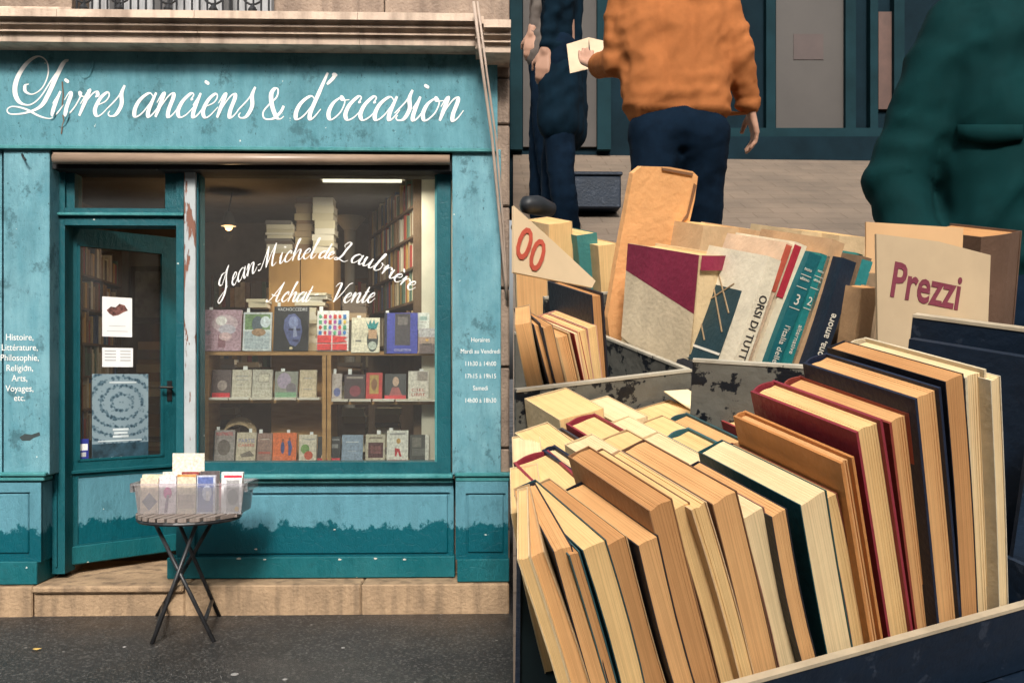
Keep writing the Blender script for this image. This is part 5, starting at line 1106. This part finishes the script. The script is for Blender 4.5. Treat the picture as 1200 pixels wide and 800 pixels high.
def wpt(x, y, d): q = D(x, y, d)-S0; return q.dot(SU), q.dot(SV), q.dot(NN)
a = wpt(812, 419, 1.13); b_ = wpt(945, 437, 1.10); c2_ = wpt(1060, 453, 1.08)
nr_ = (a[2]+b_[2])/2
wall(cC, a[:2], (a[0]+(b_[0]-a[0])*1.9, a[1]+(b_[1]-a[1])*1.9), -.03, nr_, .006, GREYM, RIMM, 'front_wall')
fb = MB(); fb.prism([S(a[0], a[1]+.01, .042), S(.62, b_[1]-.02, .042), S(.75, .80, .042), S(a[0], .80, .042)], NN*.008); obj('floor_board', fb, DKI, cC)
wall(cC, (a[0], .80), (.75, .80), -.02, .16, .006, GREYM, RIMM)
cD = empty('book_crate', S(.4, .3, .04), label='dark navy slatted crate at the right end of the stall', cat='crate')
a = wpt(1066, 391, 1.02); b_ = wpt(1215, 428, .93); 
wall(cD, a[:2], b_[:2], -.08, (a[2]+b_[2])/2, .012, NAVY, None, 'front_wall'); 
A2 = (a[0]+.05, a[1]+.045); B2 = (b_[0]+.06, b_[1]+.045); wall(cD, A2, B2, -.08, (a[2]+b_[2])/2+.012, .012, NAVY, PALE, 'slat')
wall(cD, (.19, .02), (.30, -.02), -.1, .2, .01, NAVY, None, 'slat')
# stall table under the crates
st = empty('market_stall', S(.1, .3, -.5), label='dark sloping market stall table carrying the book crates', cat='stall')
tb = MB(); tb.prism([S(left_u(-.03, -.09)+.004, -.03, -.085), S(.9, -.03, -.085), S(.95, 1.05, -.085), S(left_u(1.05, -.09)+.004, 1.05, -.085)], NN*.012); obj('table_top', tb, NAVY, st)
ap = MB(); ap.prism([S(left_u(-.03, -.2)+.004, -.03, -.0855), S(.9, -.03, -.0855), S(.9, -.03, -.2), S(left_u(-.03, -.2)+.004, -.03, -.2)], SV*.02); obj('apron', ap, NAVY, st)
for u, v in ((left_u(.0, -.6)+.06, .0), (.8, .03), (.85, .95), (left_u(.95, -.3)+.08, .95)):
    p = S(u, v, -.09); z = lane_z(p.y)-.02; obj('leg', MB().box(p.x-.025, p.x+.025, p.y-.025, p.y+.025, z, p.z+.0), NAVY, st)
ri = MB(); ri.prism([S(left_u(.83, -.07)+.01, .83, -.073), S(.9, .83, -.073), S(.9, 1.04, -.073), S(left_u(1.04, -.07)+.01, 1.04, -.073)], NN*.12); obj('riser', ri, DKI, st)
# ------------------------------------------------------------------ end of the lane
YB2 = 9.0
ls = empty('lane_shopfront', D(900, 190, YB2), label='dark teal shopfront across the top of the sloping lane', cat='building')
DTEAL = mat('far_dark_teal', (.004, .014, .021), .75, .25, 2.5, spec=.08); DT2 = mat('far_teal_trim', (.006, .024, .031), .7, .2, 3, spec=.08); FPAN = mat('far_grey_panel', (.05, .043, .038), .6, .12, 1.5); FPK = mat('far_pink_panel', (.08, .04, .03), .6, .2)
def fq(x0, y0, x1, y1, d0, d1):
    pts = [D(x0, y1, d0), D(x1, y1, d0), D(x1, y0, d0), D(x0, y0, d0)]; return MB().prism(pts, FW*(d1-d0))
obj('wall', fq(590, -160, 1330, 250, YB2, YB2+.4), DTEAL, ls)
for x0, x1, y0, y1 in ((598, 612, -40, 175), (700, 716, -40, 175), (838, 850, -40, 160), (898, 909, -40, 160), (991, 1003, -40, 160), (1020, 1029, -40, 160), (1048, 1060, -40, 160)): obj('frame_post', fq(x0, y0, x1, y1, YB2-.1, YB2), DT2, ls)
obj('stall_riser', fq(835, 160, 1330, 196, YB2-.14, YB2), DTEAL, ls)
obj('display_panel', fq(909.5, -30, 990.5, 152, YB2-.04, YB2), FPAN, ls); obj('display_panel', fq(1029.5, 14, 1047.5, 128, YB2-.04, YB2), FPK, ls)
obj('panel_print', fq(930, 40, 965, 70, YB2-.046, YB2-.041), mat('far_print', (.06, .04, .036), .6), ls)
obj('grey_wall_panel', fq(613, -40, 699, 172, YB2-.04, YB2), mat('far_grey_wall', (.06, .052, .047), .7, .15, 2), ls)
obj('frame_rail', fq(850, 150, 1330, 160, YB2-.12, YB2), DT2, ls)
c = D(682, 262, 6.6); cr = empty('low_crate', (c.x, c.y, lane_z(c.y)), label='low dark crate on the lane behind the stall', cat='crate')
gz = lane_z(c.y)
obj('box_wall', MB().box(c.x-.32, c.x+.24, c.y-.25, c.y+.2, gz-.02, gz+.20, bev=.01), NAVY, cr); obj('lid', MB().box(c.x-.33, c.x+.25, c.y-.26, c.y+.21, gz+.201, gz+.225, bev=.006), NAVY, cr)

# ------------------------------------------------------------------ people
def capsule(mb, p0, r0, p1, r1, n=12):
    p0, p1 = Vector(p0), Vector(p1); d = (p1-p0); L_ = d.length; d = d.normalized() if L_ > 1e-6 else Vector((0, 0, 1))
    path = []; rs = []
    for k in range(5):
        a = -math.pi/2+math.pi/2*(k+.35)/5; path.append(p0+d*r0*math.sin(a)); rs.append(r0*math.cos(a))
    path += [p0, p1]; rs += [r0, r1]
    for k in range(5):
        a = math.pi/2*(k+.65)/5; path.append(p1+d*r1*math.sin(a)); rs.append(r1*math.cos(a))
    mb.tube(path, rs, n)
def blob(mb, c, rx, ry, rz, n=14, rot=None):
    c = Vector(c); vs = []; m = 9
    prof = [(math.sin(math.pi*(i+.2)/(m-.6)), -math.cos(math.pi*(i+.2)/(m-.6))) for i in range(m)]
    rings = [[Vector((rx*r*math.cos(2*math.pi*k/n), ry*r*math.sin(2*math.pi*k/n), rz*z)) for k in range(n)] for r, z in prof]
    vs = [c+((rot @ q) if rot else q) for g in rings for q in g]
    fs = [(i*n+k, i*n+(k+1) % n, (i+1)*n+(k+1) % n, (i+1)*n+k) for i in range(m-1) for k in range(n)]+[list(range(n-1, -1, -1)), list(range((m-1)*n, m*n))]
    mb.add(vs, fs)
def flesh(mb, name, m, parent, voxel=.012, smooth=6, folds=0., fs=9, arms=(), hem=None):
    me = mb.mesh(name); fixn(me); o = bpy.data.objects.new(name, me); col.objects.link(o)
    r = o.modifiers.new('r', 'REMESH'); r.mode = 'VOXEL'; r.voxel_size = voxel
    s = o.modifiers.new('s', 'SMOOTH'); s.iterations = smooth; s.factor = .5
    bpy.context.view_layer.update(); me2 = bpy.data.meshes.new_from_object(o.evaluated_get(bpy.context.evaluated_depsgraph_get())); bpy.data.objects.remove(o)
    if folds:
        me2.update()
        for v in me2.vertices:
            p = v.co; wq = Vector((noise.noise(p*3.1), noise.noise(p*3.1+Vector((7, 0, 0))), 0))*.12
            q = Vector(((p.x+p.z*.45)*fs*.55, p.y*fs*.55, (p.z-p.x*.55)*fs))+wq*fs
            a = 1-abs(noise.noise(q))*3; b3 = 1-abs(noise.noise(q*1.9+Vector((3, 1, 5))))*3
            dsp = folds*(.75*a+.35*b3-.5)
            nz_ = noise.noise(p*7.3)
            for s0, e0, w0 in arms:                       # sleeves gather round the elbow and at the cuff
                ax, bx_ = e0-s0, w0-e0; la, lb_ = ax.length, bx_.length
                ta = max(0, min(1, (p-s0).dot(ax)/la**2)); tb_ = max(0, min(1, (p-e0).dot(bx_)/lb_**2))
                da = (p-s0-ax*ta).length; db = (p-e0-bx_*tb_).length; dd_ = min(da, db)
                if dd_ > .1: continue
                sx = -(1-ta)*la if da < db else tb_*lb_
                wg = math.exp(-(sx/.11)**2)+.7*math.exp(-((sx-lb_*.85)/.05)**2)+.45*math.exp(-((sx+la*.75)/.07)**2)
                dsp += .0036*wg*(.4+1.2*abs(noise.noise(p*5.1+Vector((0, 3, 0)))))*math.sin(6.283*sx/.06+7*nz_+4*noise.noise(p*3.1))
            if hem is not None and not (arms and min((p-e_[1]).length for e_ in arms) < .09):
                hz = p.z-hem.z; dsp += .0035*math.exp(-((hz-.05)/.09)**2)*math.sin(6.283*(p.z+.03*nz_+.25*(p.x-hem.x)*noise.noise(p*2.3))/.058)
            v.co = p+v.normal*dsp
    me2.update(); return obj(name, me2, m, parent, smooth=True)
SKIN = mat('skin', (.46, .26, .18), .55, .08, 12); HAIR = mat('dark_hair', (.03, .022, .018), .6, .3, 50, stretch=(1, 1, .2)); SHOE = mat('dark_shoe', (.02, .018, .017), .4)
def hand(mb, wrist, tip, palm_n, side, curl=.5):
    """palm with four fingers and a thumb; side = direction of the thumb"""
    w_ = Vector(wrist); d = (Vector(tip)-w_).normalized(); n = Vector(palm_n); n = (n-d*n.dot(d)).normalized(); s = d.cross(n).normalized()
    if s.dot(Vector(side)) < 0: s = -s
    for k in range(4): capsule(mb, w_+s*(k-1.5)*.012, .016, w_+d*.085+s*(k-1.5)*.02, .0125, 8)
    for k, ln in enumerate((.062, .078, .084, .074)):
        b_ = w_+d*.088+s*(k-1.5)*.0205; m1 = b_+(d*math.cos(curl*.5)+n*math.sin(curl*.5))*ln*.5; m2 = m1+(d*math.cos(curl*1.5)+n*math.sin(curl*1.5))*ln*.5
        capsule(mb, b_, .0098, m1, .009, 8); capsule(mb, m1, .009, m2, .0078, 8)
    t0 = w_+d*.025+s*.03; t1 = t0+(d*.65+s*.6+n*.4).normalized()*.045; t2 = t1+(d*.85+s*.15+n*.5).normalized()*.032
    capsule(mb, t0, .0135, t1, .0115, 8); capsule(mb, t1, .0112, t2, .009, 8)
def person(base, label, top_m, leg_m, J, face, top_name='jumper', long_coat=None, folds=.006, curl=.6, wide=1.0, top_r=1.0, fsc=8, bvox=.007, tvox=.0095):
    """J: world joints neck, shL/R, elL/R, wrL/R, tipL/R, hipL/R, knL/R, anL/R; face = horizontal facing direction"""
    root = empty('person', base, label=label, cat='person'); f = Vector(face).normalized(); sd_ = (J['shR']-J['shL']); sd_.z = 0; sd_.normalize()
    nk = J['neck']; b = MB(); hc = nk+UP*.15+f*.02
    rot = Matrix((sd_, f, UP)).transposed().to_3x3()
    blob(b, hc+UP*.02, .076, .096, .115, rot=rot); blob(b, hc-UP*.05+f*.02, .06, .072, .075, rot=rot)
    capsule(b, nk-UP*.07, .062, nk+UP*.09, .055)
    blob(b, hc+f*.098-UP*.012, .014, .02, .028, rot=rot); blob(b, hc+f*.088-UP*.055, .028, .016, .012, rot=rot); blob(b, hc+f*.085+UP*.028, .05, .016, .012, rot=rot)
    for s in (-1, 1): blob(b, hc+sd_*s*.078-f*.004, .014, .024, .034, rot=rot)
    for k, pn in (('L', f), ('R', f)):
        capsule(b, J['el'+k].lerp(J['wr'+k], .8), .03, J['wr'+k], .027)
        hand(b, J['wr'+k], J['tip'+k], J.get('palm'+k, -sd_ if k == 'R' else sd_), J.get('thumb'+k, f), curl)
    # hidden trunk keeps the figure one continuous body
    pel = (J['hipL']+J['hipR'])/2; capsule(b, nk-UP*.07, .055, pel, .06)
    for k in 'LR':
        capsule(b, nk-UP*.06, .04, J['sh'+k], .035); capsule(b, J['sh'+k], .033, J['el'+k], .028); capsule(b, J['el'+k], .028, J['wr'+k], .024)
        capsule(b, pel, .06, J['hip'+k], .055); capsule(b, J['hip'+k], .055, J['kn'+k], .042); capsule(b, J['kn'+k], .04, J['an'+k], .03)
        capsule(b, J['an'+k]-UP*.03-f*.02, .035, J['an'+k]-UP*.045+f*.12, .03)
    flesh(b, 'body', SKIN, root, bvox, 1)
    ey = MB()
    for s in (-1, 1): blob(ey, hc+f*.09+sd_*s*.032+UP*.008, .011, .008, .008, rot=rot)
    obj('eyes', ey, mat('eye', (.05, .04, .035), .2), root, smooth=True)
    h = MB(); blob(h, hc+UP*.045-f*.016, .083, .1, .1, rot=rot); blob(h, hc-f*.055-UP*.02, .068, .05, .08, rot=rot)
    flesh(h, 'hair', HAIR, root, .012, 3, .006, 30)
    # top
    t = MB(); r_ = .062*wide*top_r; ch = (J['shL']+J['shR'])/2-UP*.14
    hem = J.get('hem', pel-UP*.02)
    for k, s in (('L', -1), ('R', 1)):
        capsule(t, nk-UP*.09, .062, J['sh'+k], r_*1.05); capsule(t, J['sh'+k], r_*1.08, J['el'+k], r_*.95); capsule(t, J['el'+k], r_*.94, J['wr'+k].lerp(J['el'+k], .1), r_*.74)
        capsule(t, J['sh'+k].lerp(nk, .35)-UP*.1, .105*wide, hem+sd_*s*.10*wide+UP*.09, .095*wide)
        capsule(t, ch+sd_*s*.11*wide, .11*wide, hem+sd_*s*.085*wide+UP*.1, .1*wide)
    capsule(t, ch+f*.02, .125*wide, hem+UP*.11+f*.03, .115*wide)
    if long_coat:
        for s in (-1, 0, 1): capsule(t, hem+sd_*s*.08, .1, hem+sd_*s*.09-UP*long_coat, .105)
    flesh(t, top_name, top_m, root, tvox, 7, folds, fsc, [(J['sh'+k], J['el'+k], J['wr'+k]) for k in 'LR'], hem)
    tr = MB()
    for k in 'LR':
        capsule(tr, pel+UP*.03, .098*wide, J['hip'+k], .10*wide); capsule(tr, J['hip'+k]-UP*.01, .1, J['kn'+k], .072); capsule(tr, J['kn'+k], .07, J['an'+k]+UP*.03, .058)
    flesh(tr, 'trousers', leg_m, root, .012, 5, .005, 9)
    for k in 'LR':
        s_ = MB(); capsule(s_, J['an'+k]-UP*.035-f*.045, .042, J['an'+k]-UP*.04+f*.06, .044); capsule(s_, J['an'+k]-UP*.04+f*.06, .044, J['an'+k]-UP*.047+f*.15, .034)
        flesh(s_, 'shoe', SHOE, root, .009, 3)
    return root
def legs(J, hx, hd, f, step=.12, hw=.09):
    """hips at pixel-derived pelvis point; feet on the lane"""
    sd_ = Vector((RT.x, RT.y, 0))
    pel = J['pel']; f = Vector(f).normalized(); sd_ = J['side']
    for k, s in (('L', -1), ('R', 1)):
        J['hip'+k] = pel+sd_*s*hw; ff = pel+sd_*s*(hw+.02)+f*step*s; z = lane_z(ff.y)
        J['an'+k] = Vector((ff.x, ff.y, z+.085)); J['kn'+k] = (J['hip'+k]+J['an'+k])/2+f*.05+UP*.02
# man in the orange jumper, seen from behind
OJ = mat('orange_wool', (.37, .13, .043), .9, .10, 20, bump=.25, bscale=700, spec=.1); NVJ = mat('navy_denim', (.003, .010, .022), .9, .2, 20, bump=.2, bscale=800, spec=.08)
d0 = 3.5; J = {'neck': D(786, -52, d0), 'shL': D(733, -16, d0), 'shR': D(842, -14, d0), 'elL': D(722, 72, d0+.03), 'wrL': D(700, 78, d0+.22), 'tipL': D(682, 70, d0+.36), 'elR': D(866, 66, d0-.02), 'wrR': D(879, 128, d0+.06), 'tipR': D(888, 172, d0+.1), 'pel': D(795, 158, d0), 'hem': D(793, 148, d0), 'side': RT, 'palmL': UP, 'thumbL': UP}
legs(J, 0, 0, (0.1, 1, 0), .16)
person((J['pel'].x, J['pel'].y, lane_z(J['pel'].y)), 'man in an orange jumper and navy trousers seen from behind', OJ, NVJ, J, (.1, 1, 0), 'jumper', folds=.008, wide=1.04)
from mathutils.bvhtree import BVHTree
om = [o for o in bpy.data.objects if o.name.startswith('person')][0]; jm = [o for o in om.children if o.name.startswith('jumper')][0]
jt = BVHTree.FromPolygons([v.co.copy() for v in jm.data.vertices], [list(p.vertices) for p in jm.data.polygons])
def rib_band(name, c0, axis, hgt, far, n=90, lift=.003):
    axis = axis.normalized(); a = axis.orthogonal().normalized(); b = axis.cross(a); vs = []
    for i in range(5):
        c = c0+axis*hgt*i/4
        for k in range(n):
            d = a*math.cos(6.2832*k/n)+b*math.sin(6.2832*k/n); h = jt.ray_cast(c+d*far, -d); r = (h[0]-c).dot(d) if h[0] else far*.5
            vs.append(c+d*(max(.02, r)+lift+(.002 if k % 2 else 0)-.004*(i in (0, 4))))
    obj(name, MB().add(vs, [(i*n+k, i*n+(k+1) % n, (i+1)*n+(k+1) % n, (i+1)*n+k) for i in range(4) for k in range(n)]), OJ, om, smooth=True)
rib_band('ribbed_hem', J['hem']+UP*.012, UP, .05, .45, 150)
ax_ = J['wrR']-J['elR']; rib_band('ribbed_cuff', J['wrR']-ax_*.20, ax_, .045, .09, 44)
mp2 = empty('folded_map', D(690, 62, d0+.3), label='pale folded paper held up in the left hand of the man in orange', cat='paper')
for k, (a, c) in enumerate((((664, 52), (690, 44)), ((690, 44), (716, 50)))):
    obj('leaf', MB().prism([D(a[0], a[1], d0+.40+.02*k), D(c[0], c[1], d0+.40+.04*(1-k)), D(c[0]-1, c[1]+37, d0+.38+.04*(1-k)), D(a[0]+4, a[1]+34, d0+.38+.02*k)], FW*.004), mat('map_paper', (.72, .55, .38), .8), mp2)
# man in the dark green jacket, close behind the stall
GJ = mat('dark_green_canvas', (.0022, .027, .029), .85, .18, 9, bump=.2, bscale=900, spec=.1); d1 = 1.85
J = {'neck': D(1222, -92, d1), 'shL': D(1117, 42, d1), 'shR': D(1335, 42, d1), 'elL': D(1050, 214, d1+.04), 'wrL': D(1090, 345, d1-.06), 'tipL': D(1060, 430, d1-.1), 'elR': D(1400, 200, d1), 'wrR': D(1380, 350, d1-.1), 'tipR': D(1360, 450, d1-.14), 'pel': D(1225, 360, d1), 'side': RT}
J['hem'] = D(1225, 350, d1); legs(J, 0, 0, (-.2, -1, 0), .06)
gm = person((J['pel'].x, J['pel'].y, lane_z(J['pel'].y)), 'man in a dark green canvas jacket standing close behind the stall', GJ, NVJ, J, (-.15, -1, 0), 'jacket', folds=.017, wide=1.0, top_r=1.06, fsc=6.5, bvox=.011)
jk = [o for o in gm.children if o.name.startswith('jacket')][0]
bt_ = BVHTree.FromPolygons([v.co.copy() for v in jk.data.vertices], [list(p.vertices) for p in jk.data.polygons])
def drape(name, rows_px, lift):
    """a strip of cloth sewn on the jacket: a grid of pixels laid on its surface"""
    vs = []; nr = len(rows_px); nc = len(rows_px[0]); top = []
    for r_ in rows_px:
        for x, y in r_:
            d = ray(x, y).normalized(); h = bt_.ray_cast(CAM, d); p = h[0] if h[0] else D(x, y, d1-.15); vs.append(p-d*lift); top.append(p+d*.01)
    fs = [(i*nc+k, i*nc+k+1, (i+1)*nc+k+1, (i+1)*nc+k) for i in range(nr-1) for k in range(nc-1)]; o_ = len(vs)
    ring = [k for k in range(nc)]+[i*nc+nc-1 for i in range(1, nr)]+[(nr-1)*nc+k for k in range(nc-2, -1, -1)]+[i*nc for i in range(nr-2, 0, -1)]
    fs += [(ring[i], ring[(i+1) % len(ring)], ring[(i+1) % len(ring)]+o_, ring[i]+o_) for i in range(len(ring))]
    obj(name, MB().add(vs+top, fs), GJ, gm, smooth=True)
xs_ = [1122+k*11 for k in range(8)]
drape('pocket_flap', [[(x, 146) for x in xs_], [(x, 156) for x in xs_], [(x, 163+7*(1-abs(x-1160)/40)) for x in xs_]], .009)
0 and drape('pocket', [[(x, y) for x in xs_[0:8]] for y in range(160, 270, 12)], .004)
drape('placket', [[(x, y) for x in (1222, 1232, 1244)] for y in range(0, 280, 14)], .006)
# two people at the left edge of the lane
d2 = 4.6
def sidep(xc, d, hemy, label, tm, name, w_=1., coat=.25, topy=-70):
    f = Vector((-.9, .35, 0)).normalized(); s = Vector((f.y, -f.x, 0)); k = FPX/d
    nk = D(xc, topy, d); pel = nk-UP*.56; J = {'neck': nk, 'pel': pel, 'side': s, 'hem': pel-UP*.02}
    for q, sg in (('L', -1), ('R', 1)):
        J['sh'+q] = nk-UP*.1+s*sg*.15; J['el'+q] = J['sh'+q]-UP*.29+f*.0+s*sg*.02; J['wr'+q] = J['el'+q]-UP*.2+f*.04; J['tip'+q] = J['wr'+q]-UP*.18+f*.03
    for q, sg in (('L', -1), ('R', 1)):
        J['hip'+q] = pel+s*sg*.08; ff = J['hip'+q]+f*.08*sg; J['an'+q] = Vector((ff.x, ff.y, lane_z(ff.y)+.085)); J['kn'+q] = (J['hip'+q]+J['an'+q])/2+f*.03
    return person((pel.x, pel.y, lane_z(pel.y)), label, tm, NVJ, J, f, name, long_coat=coat, folds=.008, wide=.8*w_, bvox=.009, tvox=.013)
sidep(660, 4.7, 205, 'person in a long navy coat standing at the left of the lane', mat('navy_coat', (.003, .012, .022), .9, .2, 10, spec=.08), 'coat', .95, .34, -66)
sidep(640, 5.9, 190, 'person in a grey-brown jacket partly behind the navy coat', mat('grey_brown_jacket', (.12, .10, .088), .9, .15, 10, spec=.1), 'jacket', .85, .12, -60)
